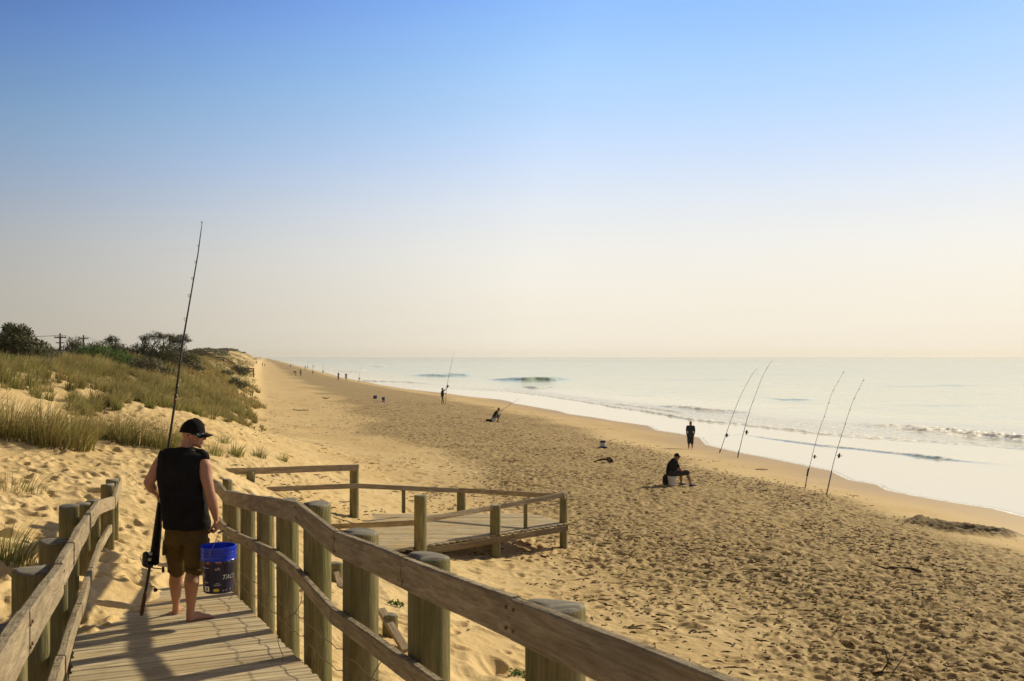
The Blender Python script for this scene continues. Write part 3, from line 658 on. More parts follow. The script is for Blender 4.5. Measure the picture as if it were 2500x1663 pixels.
for px, pt, pf, Y in ((1283, 1218, 1297, 23.27), (985, 1197, 1253, 25.0)):
    p = P(px, pt, Y); MB().box((0, 0, 0), (.045, .03, (pf - pt) / F * Y / 2)).build('baluster', M['post'], plat, Matrix.Translation((p.x, p.y + .04, p.z - (pf - pt) / F * Y / 2)))
# broken bits beside the ramp
for (px, py, h, r, lb_) in ((953, 1556, .30, .10, 'short cut-off log post stump standing in sand beside a fallen board'), (820, 1416, .28, .11, 'short mossy stump showing between the ramp posts, left of the cut-off log')):
    g_ = ground_hit(px, py); q = post('post_stump', g_.x, g_.y, g_.z - .3, g_.z + h, r, None, None, int(px), domed=.02); tag(q, lb_, 'post stump', 'log stumps beside the ramp')
g1 = ground_hit(988, 1592); g2 = ground_hit(930, 1545)
q = board('broken_board', (g2.x, g2.y, g2.z + .32), (g1.x + .02, g1.y, g1.z + .04), .12, .045, M['lt_wood'], None, seed=77); tag(q, 'pale splintered board leaning from the stump down to the sand beside the ramp', 'board')
g1 = ground_hit(832, 1440); g2 = ground_hit(812, 1400)
q = board('broken_board', (g2.x, g2.y, g2.z + .18), (g1.x, g1.y, g1.z + .05), .09, .04, M['lt_wood'], None, seed=78); tag(q, 'small broken board end seen between two ramp posts near the mossy stump', 'board')
# ---------------------------------------------------------------- marram grass
def tuft(V, Fc, C, x, y, z, n, h, spread, wd, seed, pal, segs=3, lean=.25, wind=(.22, .05)):
    rs = np.random.RandomState(seed)
    a = rs.uniform(0, 2 * np.pi, n); r0 = np.sqrt(rs.rand(n)) * spread * .55
    bx = x + r0 * np.cos(a); by = y + r0 * np.sin(a); hh = h * rs.uniform(.45, 1.1, n) * (1.08 - .45 * (r0 / (spread * .55 + 1e-6)) ** 2)
    out = (r0 / max(spread, .01) + .15) * rs.uniform(.4, 1.3, n); a2 = a + rs.uniform(-.6, .6, n)
    dx = np.cos(a2) * out * lean * 2 + wind[0] * rs.uniform(.4, 1.2, n); dy = np.sin(a2) * out * lean * 2 + wind[1]
    wa = rs.uniform(0, np.pi, n); wx = np.cos(wa) * wd; wy = np.sin(wa) * wd * .6
    t = np.linspace(0, 1, segs + 1); rows = []
    for i, tt in enumerate(t):
        cx = bx + dx * hh * tt ** 1.9; cy = by + dy * hh * tt ** 1.9; cz = z + hh * (tt - .22 * (np.abs(dx) + np.abs(dy)) * tt ** 2.5) - .04
        k = (1 - tt) ** .6 if i < segs else 0
        if i < segs: rows += [np.stack([cx - wx * k, cy - wy * k, cz], 1), np.stack([cx + wx * k, cy + wy * k, cz], 1)]
        else: rows += [np.stack([cx, cy, cz], 1)]
    m = 2 * segs + 1; vv = np.stack(rows, 1).reshape(-1, 3); b = sum(len(q) for q in V); base = b + np.arange(n)[:, None] * m; fs = []
    for i in range(segs - 1): fs.append(np.concatenate([base + 2 * i, base + 2 * i + 1, base + 2 * i + 3, base + 2 * i + 2], 1))
    i = segs - 1; fs.append(np.concatenate([base + 2 * i, base + 2 * i + 1, base + m - 1, base + m - 1], 1))
    V.append(vv); Fc.append(np.concatenate(fs))
    p = pal[rs.randint(0, len(pal), n)] * rs.uniform(.75, 1.25, (n, 1)); tip = np.array([.50, .42, .20])
    cl = np.empty((n, m, 3))
    for i in range(m):
        tt = min(1, (i // 2) / segs); cl[:, i, :] = p * (1 - .6 * tt ** 1.7) + tip * .6 * tt ** 1.7  # straw tips, paled further so sunlit blade tops are in the colour
    C.append(cl.reshape(-1, 3))
def grass_obj(name, V, Fc, C, loc=None):
    v = np.concatenate(V); 
    if loc is not None: v = v - np.array(loc)
    f = np.concatenate(Fc); tri = f[:, 2] == f[:, 3]
    vv = v.astype(np.float32); me = bpy.data.meshes.new(name); nt_, nq = tri.sum(), (~tri).sum()
    me.vertices.add(len(vv)); me.vertices.foreach_set('co', vv.ravel()); me.loops.add(nq * 4 + nt_ * 3)
    me.loops.foreach_set('vertex_index', np.concatenate([f[~tri].ravel(), f[tri][:, :3].ravel()]).astype(np.int32))
    me.polygons.add(nq + nt_); me.polygons.foreach_set('loop_start', np.concatenate([np.arange(nq) * 4, nq * 4 + np.arange(nt_) * 3]).astype(np.int32))
    me.update(calc_edges=True); attr_col(me, 'col', np.concatenate(C))
    return link(name, me, M['grass'], None, Matrix.Translation(loc) if loc is not None else None, False)
G_green = np.array([(.17, .185, .038), (.21, .22, .055), (.12, .14, .030), (.31, .29, .11)])
G_straw = np.array([(.36, .30, .13), (.26, .23, .08), (.46, .39, .20), (.17, .17, .05)])
G_rust = np.array([(.19, .115, .028), (.24, .155, .045), (.12, .10, .024), (.31, .22, .09)])
G_deep = np.array([(.09, .11, .024), (.12, .12, .03), (.16, .14, .04), (.22, .17, .06)])
def tone(x, y):
    k = float(fbm(np.array([x / 2.6]), np.array([y / 5.0]), 77, 3)[0]) + rs.uniform(-.05, .05); return G_deep if k < .42 else G_green if k < .5 else G_straw if k < .60 else G_rust
G_mix = np.concatenate([G_rust, G_green]); V, Fc, C = [], [], []; cnt = 0
rs = np.random.RandomState(5)
def scatter(n, a0, a1, y0, y1, fn):
    a = rs.uniform(a0, a1, n); Y = np.exp(rs.uniform(math.log(y0), math.log(y1), n)); X = a * Y
    d = dist_sea(X, Y); z = base_z(X, Y); m = vegmask(X, Y, d)
    keep = (rs.rand(n) < m) & (d < 47); fn(X[keep], Y[keep], z[keep], d[keep])
def near_t(X, Y, Z, D):
    for i in range(len(X)):
        h = .62 * rs.uniform(.6, 1.25) * (.8 if D[i] < 33 else 1) * (.55 + .9 * float(vnoise(np.array([X[i] / 2.2]), np.array([Y[i] / 3.5]), 9)[0])); tuft(V, Fc, C, X[i], Y[i], Z[i], int(rs.randint(34, 60)), h, .26, .0085 + Y[i] * .00012, int(rs.randint(1e9)), tone(X[i], Y[i]), 3, .42)
scatter(5600, -.56, -.235, 26, 62, near_t)
def mid_t(X, Y, Z, D):
    for i in range(len(X)):
        tuft(V, Fc, C, X[i], Y[i], Z[i], 30, .70 * rs.uniform(.6, 1.2), .42, .016 + Y[i] * .0001, int(rs.randint(1e9)), tone(X[i], Y[i]), 2, .24)
scatter(4200, -.56, -.24, 60, 120, mid_t)
def far_t(X, Y, Z, D):
    for i in range(len(X)):
        tuft(V, Fc, C, X[i], Y[i], Z[i], 22, .75 * rs.uniform(.6, 1.2), .9, .035, int(rs.randint(1e9)), tone(X[i], Y[i]), 2, .22)
scatter(2200, -.50, -.245, 118, 330, far_t)
tag(grass_obj('dune_grass', V, Fc, C), 'marram grass covering the dunes left of the beach', 'grass', kind='stuff')
# separate clumps one can point at
CL = [(28, 1072, 1.15, 1.15, 460, G_mix, 'large rusty marram clump at the left edge of the front dune row'), (110, 1078, 1.05, 1.0, 420, G_mix, 'orange brown marram clump just right of the large rusty one'),
 (168, 1070, .75, .55, 170, G_green, 'low straw tipped marram clump ending the rusty row'), (245, 1072, .8, .8, 420, G_deep, 'dark green rounded marram clump in the middle of the front row'),
 (348, 1086, .80, .85, 420, G_deep, 'broad green and brown marram clump left of the long fishing rod'), (398, 1090, .62, .40, 130, G_rust, 'brown marram clump directly behind the long fishing rod'), (432, 1078, .5, .35, 90, G_green, 'thin marram clump behind the cap of the walking man'),
 (522, 1112, .50, .42, 80, G_green, 'sparse marram clump right of the sunglasses of the walking man'), (575, 1112, .52, .40, 110, G_green, 'upright green marram clump above the upper platform rail'), (632, 1118, .50, .36, 90, G_deep, 'narrow green marram clump above the upper platform rail post'),
 (690, 1126, .42, .24, 50, G_green, 'smallest marram tuft at the right end of the row above the rail'), (545, 1080, .4, .45, 60, G_green, 'wispy tuft on the sand slope behind the cap brim'),
 (200, 1008, .62, .35, 110, G_straw, 'straw marram clump on the sand flat, left one'), (285, 1002, .75, .28, 120, G_green, 'upright narrow marram clump at the foot of the main dune'), (310, 985, .62, .25, 90, G_straw, 'small upright clump beside the narrow one at the dune foot'),
 (366, 996, .62, .28, 110, G_green, 'rounded marram clump at the dune foot left of the fishing rod'), (555, 1030, .5, .4, 80, G_deep, 'dark tuft at the bottom of the grassy slope above the cap'), (605, 1010, .45, .5, 70, G_green, 'loose tuft on the open sand where the dune meets the beach'),
 (640, 1028, .4, .5, 60, G_straw, 'pale loose tuft furthest out on the open beach sand'), (40, 1200, .45, .7, 60, G_straw, 'thin straw coloured grass and twigs on the sand left of the ramp'), (18, 1372, .55, .5, 90, G_green, 'green grass tuft beside the left handrail posts at the left edge'), (92, 1395, .35, .35, 45, G_rust, 'little brown tuft between the left handrail posts')]
for i, (px, py, h, sp, n, pal, lb_) in enumerate(CL):
    g = ground_hit(px, py); v, f, c = [], [], []
    k = 3 if n > 150 else 1
    for j in range(k):
        ox = 0 if k == 1 else (j - 1) * sp * .6; tuft(v, f, c, g.x + ox, g.y + random.uniform(-.2, .2) * (k > 1), gz(g.x + ox, g.y), int(n * 1.7) // k if k > 1 else int(n * 1.4), h * random.uniform(.85, 1.05), sp * (.75 if k > 1 else 1), .0075, 900 + i * 3 + j, pal, 4, .5)
    tag(grass_obj('grass_clump', v, f, c, (g.x, g.y, g.z)), lb_, 'grass clump', 'marram grass clumps')

# ---------------------------------------------------------------- leafy shrubs
def leaves(n, blobs, size, pal, seed, shell=.55):
    rs = np.random.RandomState(seed); vol = np.array([b[1][0] * b[1][1] * b[1][2] for b in blobs]) ** .7; pk = rs.choice(len(blobs), n, p=vol / vol.sum())
    c = np.array([b[0] for b in blobs])[pk]; r = np.array([b[1] for b in blobs])[pk]
    d = rs.randn(n, 3); d /= np.linalg.norm(d, axis=1)[:, None]; rr = (shell + (1 - shell) * rs.rand(n)) ** 1.0
    lump = .80 + .42 * fbm(d[:, 0] * 2.3 + pk * 3.1, d[:, 2] * 2.3 + d[:, 1], seed, 3)
    p = c + d * r * (rr * lump)[:, None]; s = size * rs.uniform(.6, 1.4, n)
    u = rs.randn(n, 3); u /= np.linalg.norm(u, axis=1)[:, None]; w_ = np.cross(u, d); w_ /= np.linalg.norm(w_, axis=1)[:, None] + 1e-6
    q = np.stack([p - u * s[:, None], p + w_ * s[:, None] * .42, p + u * s[:, None], p - w_ * s[:, None] * .42], 1).reshape(-1, 3)
    f = np.arange(n * 4).reshape(-1, 4); col = pal[rs.randint(0, len(pal), n)] * rs.uniform(.7, 1.3, (n, 1)); return q, f, np.repeat(col, 4, 0)
L_dark = np.array([(.055, .062, .022), (.075, .08, .03), (.04, .048, .018), (.10, .095, .04)])
L_lush = np.array([(.06, .12, .018), (.085, .16, .025), (.04, .085, .015), (.12, .19, .035)])
L_grey = np.array([(.12, .115, .065), (.09, .09, .045), (.16, .15, .09), (.07, .065, .035)])
def shrub(name, lb_, cat, loc, blobs, n, size, pal, seed, group=None, trunks=(), crown='foliage', shell=.5, tr=.05):
    e_ = empty(name, loc, lb_, cat, group); q, f, c = leaves(n, [((b[0][0], b[0][1], b[0][2]), b[1]) for b in blobs], size, pal, seed, shell)
    me = mesh_np(crown, q, f); attr_col(me, 'col', c); mt = Matrix.Translation(loc); link(crown, me, M['leaf'], e_, mt, False)
    rs = np.random.RandomState(seed + 1); mb = MB()
    for b in blobs:
        for k in range(4):
            t = Vector(b[0]) + Vector((rs.uniform(-.6, .6) * b[1][0], rs.uniform(-.6, .6) * b[1][1], rs.uniform(0, .6) * b[1][2])); s0 = Vector((t.x * .3, t.y * .3, -.2)); md = s0.lerp(t, .5) + Vector((rs.uniform(-.2, .2), rs.uniform(-.2, .2), .05))
            mb.tube([s0, md, t], [tr, tr * .6, tr * .2], 6)
    mb.build('branches', M['bark'], e_, mt, True); return e_
def g_at(px, Y, dz=0): X = (px - 1250) / F * Y; return Vector((X, Y, gz(X, Y) + dz))
def sc_px(n, Y): return n * Y / F
L = g_at(38, 44); L.z = min(L.z, 6.1); u_ = sc_px(1, 44)
shrub('coastal_tree', 'big dark tree with a ragged rounded top at the left edge of the skyline', 'tree', L, [((0, 0, 50 * u_), (46 * u_, 1.3, 46 * u_)), ((-42 * u_, .3, 40 * u_), (40 * u_, 1.2, 40 * u_)), ((40 * u_, -.2, 32 * u_), (36 * u_, 1.1, 34 * u_)), ((68 * u_, 0, 16 * u_), (28 * u_, .9, 20 * u_)), ((8 * u_, .2, 78 * u_), (26 * u_, .7, 22 * u_)), ((-24 * u_, .2, 88 * u_), (13 * u_, .4, 16 * u_)), ((-60 * u_, .3, 16 * u_), (40 * u_, 1, 26 * u_))], 15000, .06, L_dark, 1, crown='crown', shell=.35)
def lump(px, Y, top, wpx, lb_, pal, seed, n=4200, name='coastal_shrub', sink=0, size=.07, grp='shrubs along the dune skyline', dp=1.2, lift=0):
    L = g_at(px, Y); u = sc_px(1, Y); hpx = max(8, HY - (L.z - CZ) / u - top) * 1.22; rs = np.random.RandomState(seed); k = max(3, int(wpx / 18)); bl = []
    for i in range(k):
        t = (i + .5) / k - .5; hh = hpx * (1 - 1.1 * abs(t) ** 1.8 * 2) * rs.uniform(.8, 1.1)
        bl.append(((t * wpx * u * .9, rs.uniform(-.4, .4) * dp, hh * u * .42), (wpx / k * u * .95, dp, max(hh, 6) * u * .58)))
    return shrub(name, lb_, 'shrub', L, bl, n, size, pal, seed, grp)
lump(182, 75, 826, 74, 'dark round shrub right of the first power pole', L_dark, 11, lift=.1)
lump(232, 78, 836, 60, 'low dark shrub below the second power pole', L_dark, 12, 3000, lift=.1)
lump(245, 60, 842, 170, 'bright green low spreading shrub on the dune crest', L_lush, 13, 9000, lift=.0, size=.05)
lump(280, 82, 836, 90, 'dark shrub mass under the bare twisted tree by the third power pole', L_dark, 14, lift=.3)
lump(345, 84, 834, 80, 'dark shrub left of the wind bent bare trees', L_dark, 15, lift=.3)
lump(400, 80, 836, 84, 'dense dark shrub under the middle bare trees', L_dark, 16, lift=.2)
lump(455, 86, 848, 60, 'low dark shrub right of the wind bent trees, left of the far stairs', L_dark, 17, 3000, lift=.3)
lump(425, 86, 836, 50, 'ragged dark shrub at the foot of the tallest wind bent tree', L_dark, 18, 2600, lift=.3)
lump(6, 40, 862, 62, 'bright green leafy shrub at the left edge below the big tree', L_lush, 19, 5200, size=.045, grp=None, lift=-.15)
lump(45, 44, 862, 90, 'brown scrub under the big tree', L_grey, 20, 3200, grp=None)
lump(110, 46, 838, 70, 'grey brown twiggy scrub right of the big tree', L_grey, 21, 3200, grp=None)
lump(330, 62, 868, 90, 'low grey shrub on the bare dune hollow', L_grey, 22, 2600, grp=None)
lump(360, 60, 872, 120, 'wide grey green scrub patch in the middle of the dune', L_grey, 23, 4200, grp=None)
lump(455, 84, 886, 90, 'low dark heath patch near the long fishing rod', L_dark, 24, 2600, grp=None)
lump(585, 140, 890, 42, 'spiky green shrub covering the middle of the far stair', L_dark, 25, 2000, size=.11, grp=None, lift=.1)
lump(548, 112, 906, 36, 'dark green shrub at the edge of the grassy slope', L_dark, 26, 1500, size=.09, grp='bushes on the seaward dune edge')
lump(572, 92, 925, 44, 'dark green shrub lower down the seaward dune edge', L_dark, 27, 1500, size=.09, grp='bushes on the seaward dune edge')
# bare wind-bent trees
def bare_tree(px, Y, hpx, lean, lb_, seed, dens=1.0):
    L = g_at(px, Y, .5); u = sc_px(1, Y); rs = np.random.RandomState(seed); e_ = empty('bare_tree', L, lb_, 'tree', 'bare wind bent trees on the skyline'); mb = MB(); tw = []
    def grow(p, d, l, r, k):
        q = p + d * l; mb.tube([p, p.lerp(q, .5) + Vector((rs.uniform(-.05, .05), 0, rs.uniform(-.05, .05))) * l, q], [r, r * .8, r * .6], 4)
        if k == 0: tw.append(q); return
        for _ in range(rs.randint(2, 4)):
            nd = (d + Vector((lean * .35 + rs.uniform(-.75, .75), rs.uniform(-.5, .5), rs.uniform(-.15, .5)))).normalized(); grow(q, nd, l * rs.uniform(.62, .85), r * .6, k - 1)
    for s_ in range(4): grow(Vector((rs.uniform(-.6, .6), 0, 0)), Vector((rs.uniform(-.6, .6) + lean * .3, 0, .8)).normalized(), hpx * u * .36, .06, 5)
    mt = Matrix.Translation(L); mb.build('trunk', M['bark'], e_, mt, True)
    if tw:
        bl = [((t.x, t.y, t.z), (.30, .25, .16)) for t in tw]; q, f, c = leaves(int(1500 * dens), bl, .05, L_dark * .9, seed, .2); me = mesh_np('crown', q, f); attr_col(me, 'col', c); link('crown', me, M['leaf'], e_, mt, False)
bare_tree(277, 84, 40, -.3, 'bare twisted tree in front of the third power pole', 31, .4)
bare_tree(340, 84, 40, .2, 'thin bare tree left of the two wind bent ones', 32, .4)
bare_tree(378, 84, 46, .5, 'wind bent half bare tree, between the thin bare one and the leafiest one', 33)
bare_tree(423, 86, 50, .9, 'leafiest wind bent tree leaning right beside the long fishing rod', 34, 1.6)
# power poles and lines
tops = []
for i, (px, pt, Y, wpx, low, lb_) in enumerate(((147, 814, 95, 28, True, 'nearest power pole with a double crossarm right of the big tree'), (204, 818, 120, 24, False, 'second power pole behind the dark round shrub'), (281, 822, 150, 18, False, 'furthest power pole among the bare branches'))):
    L = g_at(px, Y); T = P(px, pt, Y); e_ = empty('power_pole', L, lb_, 'power pole', 'power poles behind the dunes'); h = T.z - L.z
    MB().tube([L, L.lerp(T, .5), T], [.11, .10, .08], 10).build('pole', M['bark'], e_, smooth=True)
    cz = T.z - h * .06 - .25; a = sc_px(wpx / 2, Y)
    MB().box((L.x, Y, cz), (a, .05, .05)).build('crossarm', M['bark'], e_)
    if low: MB().box((L.x, Y, T.z - sc_px(23, Y)), (sc_px(10, Y), .05, .045)).build('crossarm', M['bark'], e_)
    for s_ in (-.9, -.35, .35, .9): MB().tube([(L.x + a * s_, Y, cz + .05), (L.x + a * s_, Y, cz + .25)], [.05, .03], 6).build('insulator', M['chrome'], e_)
    tops.append((L.x, Y, cz + .22, a))
tops.insert(0, (tops[0][0] - 20, 70, tops[0][2] - .2, tops[0][3]))
for s_, nm in ((-.9, 'outer left'), (.9, 'outer right'), (.35, 'inner')):
    mb = MB(); w_ = []
    for i in range(len(tops) - 1):
        a, b = tops[i], tops[i + 1]
        for k in range(8):
            t = k / 8; w_.append((a[0] + a[3] * s_ + (b[0] + b[3] * s_ - a[0] - a[3] * s_) * t, a[1] + (b[1] - a[1]) * t, a[2] + (b[2] - a[2]) * t - 2.4 * t * (1 - t)))
    tag(mb.tube(w_, .012, 5).build('power_line', M['black'], None, smooth=True), nm + ' overhead wire strung between the three power poles', 'power line', 'overhead wires')
# far stairs with handrails over the dune
e_ = empty('beach_stair', g_at(500, 200), 'distant timber stair with stepped handrails running down the far dune', 'stairway')
def fr(pp, Y, lb2=None):
    for dz, nm in ((0, 'top_rail'), (5.5, 'lower_rail')):
        for i in range(len(pp) - 1):
            board(nm, P(pp[i][0], pp[i][1] + dz, Y), P(pp[i + 1][0], pp[i + 1][1] + dz, Y), .14, .26, M['bearer'], e_, seed=i, seg=3)
    for i, (x, y) in enumerate(pp):
        T = P(x, y, Y); MB().tube([(T.x, Y, min(gz(T.x, Y), T.z - .8) - .3), (T.x, Y, T.z)], .13, 8).build('post', M['bearer'], e_)
fr([(478, 857), (502, 857), (526, 871), (546, 872), (562, 881), (574, 887)], 190); fr([(592, 897), (605, 898), (619, 899)], ground_hit(606, 913).y)
fr([(482, 860), (504, 861), (524, 875), (547, 876)], 186)
# scrub capping the far dunes
V, Fc, C = [], [], []
for px, py0, Y, w_, h in ((490, 0, 262, 16, 1.8), (498, 0, 300, 22, 1.8), (518, 0, 300, 18, 1.3), (535, 0, 290, 10, 1.2), (552, 0, 450, 18, 2.8), (562, 0, 470, 18, 2.0), (575, 0, 560, 16, 2.0)):
    for k in range(16):
        x = (px + random.uniform(-w_, w_) * .6 - 1250) / F * Y; y = Y + random.uniform(-9, 9); q, f, c = leaves(110, [((x, y, gz(x, y) + h * .2), (1.8, 2, h * random.uniform(.10, .26)))], .32, L_grey * 1.1, int(px + k), .5)
        Fc.append(f + sum(len(v) for v in V)); V.append(q); C.append(c)
me = mesh_np('dune_scrub', np.concatenate(V), np.concatenate(Fc)); attr_col(me, 'col', np.concatenate(C)); tag(link('dune_scrub', me, M['leaf'], None, None, False), 'grey scrub capping the far dunes', 'scrub', kind='stuff')
# small green beach plants by the ramp
for px, py, n, r, lb_ in ((1262, 1655, 90, .16, 'bright green creeping plant beside the nearest ramp post'), (966, 1482, 70, .14, 'small trailing green plant on the sand near the cut-off log')):
    g = ground_hit(px, py)
    v, f, c = leaves(n, [((0, 0, .05), (r, r, .09)), ((r * .7, .05, .03), (r * .6, r * .5, .05))], .030, L_lush, int(px), .1); me = mesh_np('beach_plant', v, f); attr_col(me, 'col', c); tag(link('beach_plant', me, M['leaf'], None, Matrix.Translation(g), False), lb_, 'plant', 'green beach plants')

# ---------------------------------------------------------------- driftwood and kelp
def drift(px, py, pts_, rad, lb_, name='driftwood', cat='driftwood', z=0, scale=1.0):
    g = ground_hit(px, py); u = sc_px(1, g.y); mb = MB()
    for br, rr in zip(pts_, rad):
        mb.tube([(g.x + a * u, g.y + b, g.z + c * u + z) for a, b, c in br], [v * u for v in rr], 8)
    o = mb.build(name, M['drift'], None, smooth=True); return tag(o, lb_, cat, 'driftwood on the beach' if name == 'driftwood' else 'kelp and twigs on the sand')
drift(1475, 1130, [[(-25, 0, 2), (-12, 0, 7), (0, 0, 9), (10, .1, 6), (16, 0, 1)], [(6, .2, 8), (14, .2, 11), (19, 0, 5), (21, 0, 0)], [(10, .3, 2), (20, .3, 4)]], [[1.2, 2, 2.6, 2.2, 2], [2, 3.4, 3.4, 2], [2.5, 2]], 'dark arched driftwood branch on the beach left of the seated man in the cap')
drift(2185, 1390, [[(-52, .3, 7), (-38, .2, 5), (-22, 0, 1.5), (-8, 0, 4), (8, 0, 2), (26, -.1, 4), (38, -.2, 4), (52, -.3, 1)], [(-8, 0, 4), (-14, .1, 9)]], [[.8, 1.5, 2.2, 2.8, 2.6, 3.2, 3.4, 2.2], [1.4, .8]], 'long dark wavy driftwood stick below the dug hole')
drift(1800, 1422, [[(-36, .2, 3), (-20, 0, 4), (-4, 0, 1.5), (14, 0, 2), (36, 0, 1)]], [[.7, 1.5, 1.6, 1.3, .6]], 'thin half buried driftwood stick in the middle of the lower beach')
drift(1860, 1148, [[(-16, 0, 2), (0, 0, 2.2), (15, 0, 1.5)]], [[.8, 1.1, .6]], 'straight thin stick by the water between the two pairs of rods')
drift(2160, 1648, [[(-92, .1, 3), (-60, 0, 2), (-30, 0, 3), (0, 0, 6)], [(-30, 0, 4), (-6, 0, 8), (8, 0, 30), (2, 0, 58), (-10, 0, 74)], [(8, 0, 28), (18, .1, 44), (16, .1, 50)], [(20, 0, 6), (38, 0, 30), (50, 0, 48)], [(-10, .1, 2), (30, 0, 3), (60, -.1, 2)]], [[.7, 1.4, 2, 2.4], [1.8, 2, 1.6, 1.1, .4], [1, .7, .4], [1.6, 1.1, .4], [2, 2.6, 1]], 'branching twiggy driftwood standing up at the bottom right')
drift(797, 974, [[(-11, 0, 5), (-7, 0, 1.5), (2, 0, 1), (8, 0, 4)], [(-3, 0, 1.5), (-6, 0, 5)]], [[.5, .9, .9, .4], [.6, .3]], 'curved driftwood piece on the beach left of the blue tubs')
drift(1100, 1192, [[(-18, 0, 3), (-8, 0, 2), (6, 0, 3), (20, 0, 1)], [(6, 0, 3), (14, 0, 8)]], [[.6, 1.1, 1, .5], [.6, .3]], 'twisted root on the sand beyond the back platform rail')
drift(735, 1003, [[(-22, 0, 3), (-8, 0, 1), (6, 0, 2), (20, 0, 1)], [(-16, 0, 2), (-18, 0, 7)]], [[.6, .9, .7, .5], [.5, .3]], 'thin dark branch lying near the foot of the dune')
drift(840, 1228, [[(-45, 0, 6), (-20, 0, 3), (0, 0, 2), (18, 0, 3)]], [[.5, 1.0, 1.2, .9]], 'thin branch lying against the tall rail post of the platform')
drift(1505, 1610, [[(-14, 0, 2), (0, 0, 6), (12, 0, 9), (24, 0, 14)]], [[3, 4, 2, .5]], 'short chunk of driftwood right of the near handrail', )
drift(1412, 1387, [[(-8, 0, 4), (0, 0, 2.5), (10, 0, 1)]], [[1.2, 1.8, 1]], 'small dark bark piece right of the platform corner')
def kelp(px, py, w_, h, lb_, seed, n=26):
    g = ground_hit(px, py); u = sc_px(1, g.y); rs = np.random.RandomState(seed); mb = MB()
    for k in range(n):
        a = Vector((rs.uniform(-.5, .5) * w_ * u, rs.uniform(-.12, .12), rs.uniform(0, .3) * h * u)); b = a + Vector((rs.uniform(-.25, .25) * w_ * u, rs.uniform(-.1, .1), rs.uniform(.2, .9) * h * u)); c = b + Vector((rs.uniform(-.22, .22) * w_ * u, rs.uniform(-.1, .1), -rs.uniform(.2, .8) * h * u))
        mb.tube([a, b, c], [(.9 * u, .35 * u), (1.3 * u, .5 * u), (.4 * u, .2 * u)], 6)
    tag(mb.build('kelp', M['drift'], None, smooth=True), lb_, 'kelp', 'kelp and twigs on the sand')
for k_ in ((1424, 1031, 18, 5, 'lone dark kelp clump on the smooth wet sand'), (1805, 1131, 10, 4, 'tiny kelp scrap below the left pair of rods'), (1805, 1187, 22, 9, 'dark kelp clump right of the seated man in the cap'), (1380, 1043, 60, 6, 'long low kelp drift between the crouched angler and the white bucket'), (1495, 1287, 20, 9, 'brown kelp lump on the sand right of the platform'), (1828, 1364, 14, 16, 'upright dark kelp stump in the middle of the lower beach'), (1530, 1310, 30, 8, 'flat kelp heap below the brown lump'), (1240, 1178, 16, 5, 'kelp scrap above the platform back rail'), (1195, 1174, 18, 5, 'kelp scrap above the back rail, the one nearer the tall rail post'), (1815, 1522, 40, 12, 'kelp and twig heap low on the beach, centre right'), (1985, 1565, 44, 12, 'twiggy kelp heap left of the branching driftwood'), (655, 966, 34, 8, 'dark brushwood at the sandy edge of the dune'), (612, 972, 20, 6, 'smaller brushwood piece left of the dark one'), (900, 938, 16, 4, 'kelp scrap near the waterline beyond the blue tubs'), (95, 1155, 16, 9, 'dark scrap in a footprint on the sand slope at the left'), (2430, 1565, 40, 10, 'dark kelp patch at the bottom right edge'), (1270, 1246, 22, 6, 'kelp scrap behind the platform corner'), (2155, 1656, 60, 14, 'tangled kelp at the foot of the branching driftwood')):
    kelp(*k_[:5], seed=int(k_[0]), n=int(18 + k_[2] * .5))
# wrack: thousands of scraps of weed and twig
rs = np.random.RandomState(77); n = 38000; a = rs.uniform(-.28, .56, n); Y = np.exp(rs.uniform(math.log(11), math.log(110), n)); X = a * Y; d = dist_sea(X, Y)
pr = (np.exp(-((d - 14) / 7.5) ** 2) * .95 + .30 * (d > 6)) * (d < 30) * (d > 4.5) * sst(.42, .62, fbm(X / 2.5, Y / 4, 55, 3)) ; kp = rs.rand(n) < pr * (.35 + .65 * sst(16, 30, Y)); X, Y = X[kp], Y[kp]
Z = base_z(X, Y) + detail_z(X, Y)[0] + .012; n = len(X); th = rs.normal(.1, .9, n); l = rs.lognormal(-3.25, .55, n).clip(.012, .12) * (1 + Y / 90); b_ = rs.uniform(.25, .6, n) * .028 * (1 + Y / 70)
ux, uy = np.cos(th), np.sin(th); q = []
for k, (s_, w2, zz) in enumerate(((-1, .2, 0), (-.3, 1, .012), (.4, .8, .016), (1, .15, .004))):
    q += [np.stack([X + ux * l * s_ - uy * b_ * w2, Y + uy * l * s_ + ux * b_ * w2, Z + zz * 1.5], 1), np.stack([X + ux * l * s_ + uy * b_ * w2, Y + uy * l * s_ - ux * b_ * w2, Z + zz * .2], 1)]
q = np.stack(q, 1).reshape(-1, 3); bs = np.arange(n)[:, None] * 8; f = np.concatenate([np.concatenate([bs + 2 * k, bs + 2 * k + 1, bs + 2 * k + 3, bs + 2 * k + 2], 1) for k in range(3)])
me = mesh_np('wrack', q, f); tag(link('wrack', me, M['wrack'], None, None, True), 'dark scraps of seaweed and twig strewn over the beach', 'seaweed', kind='stuff')
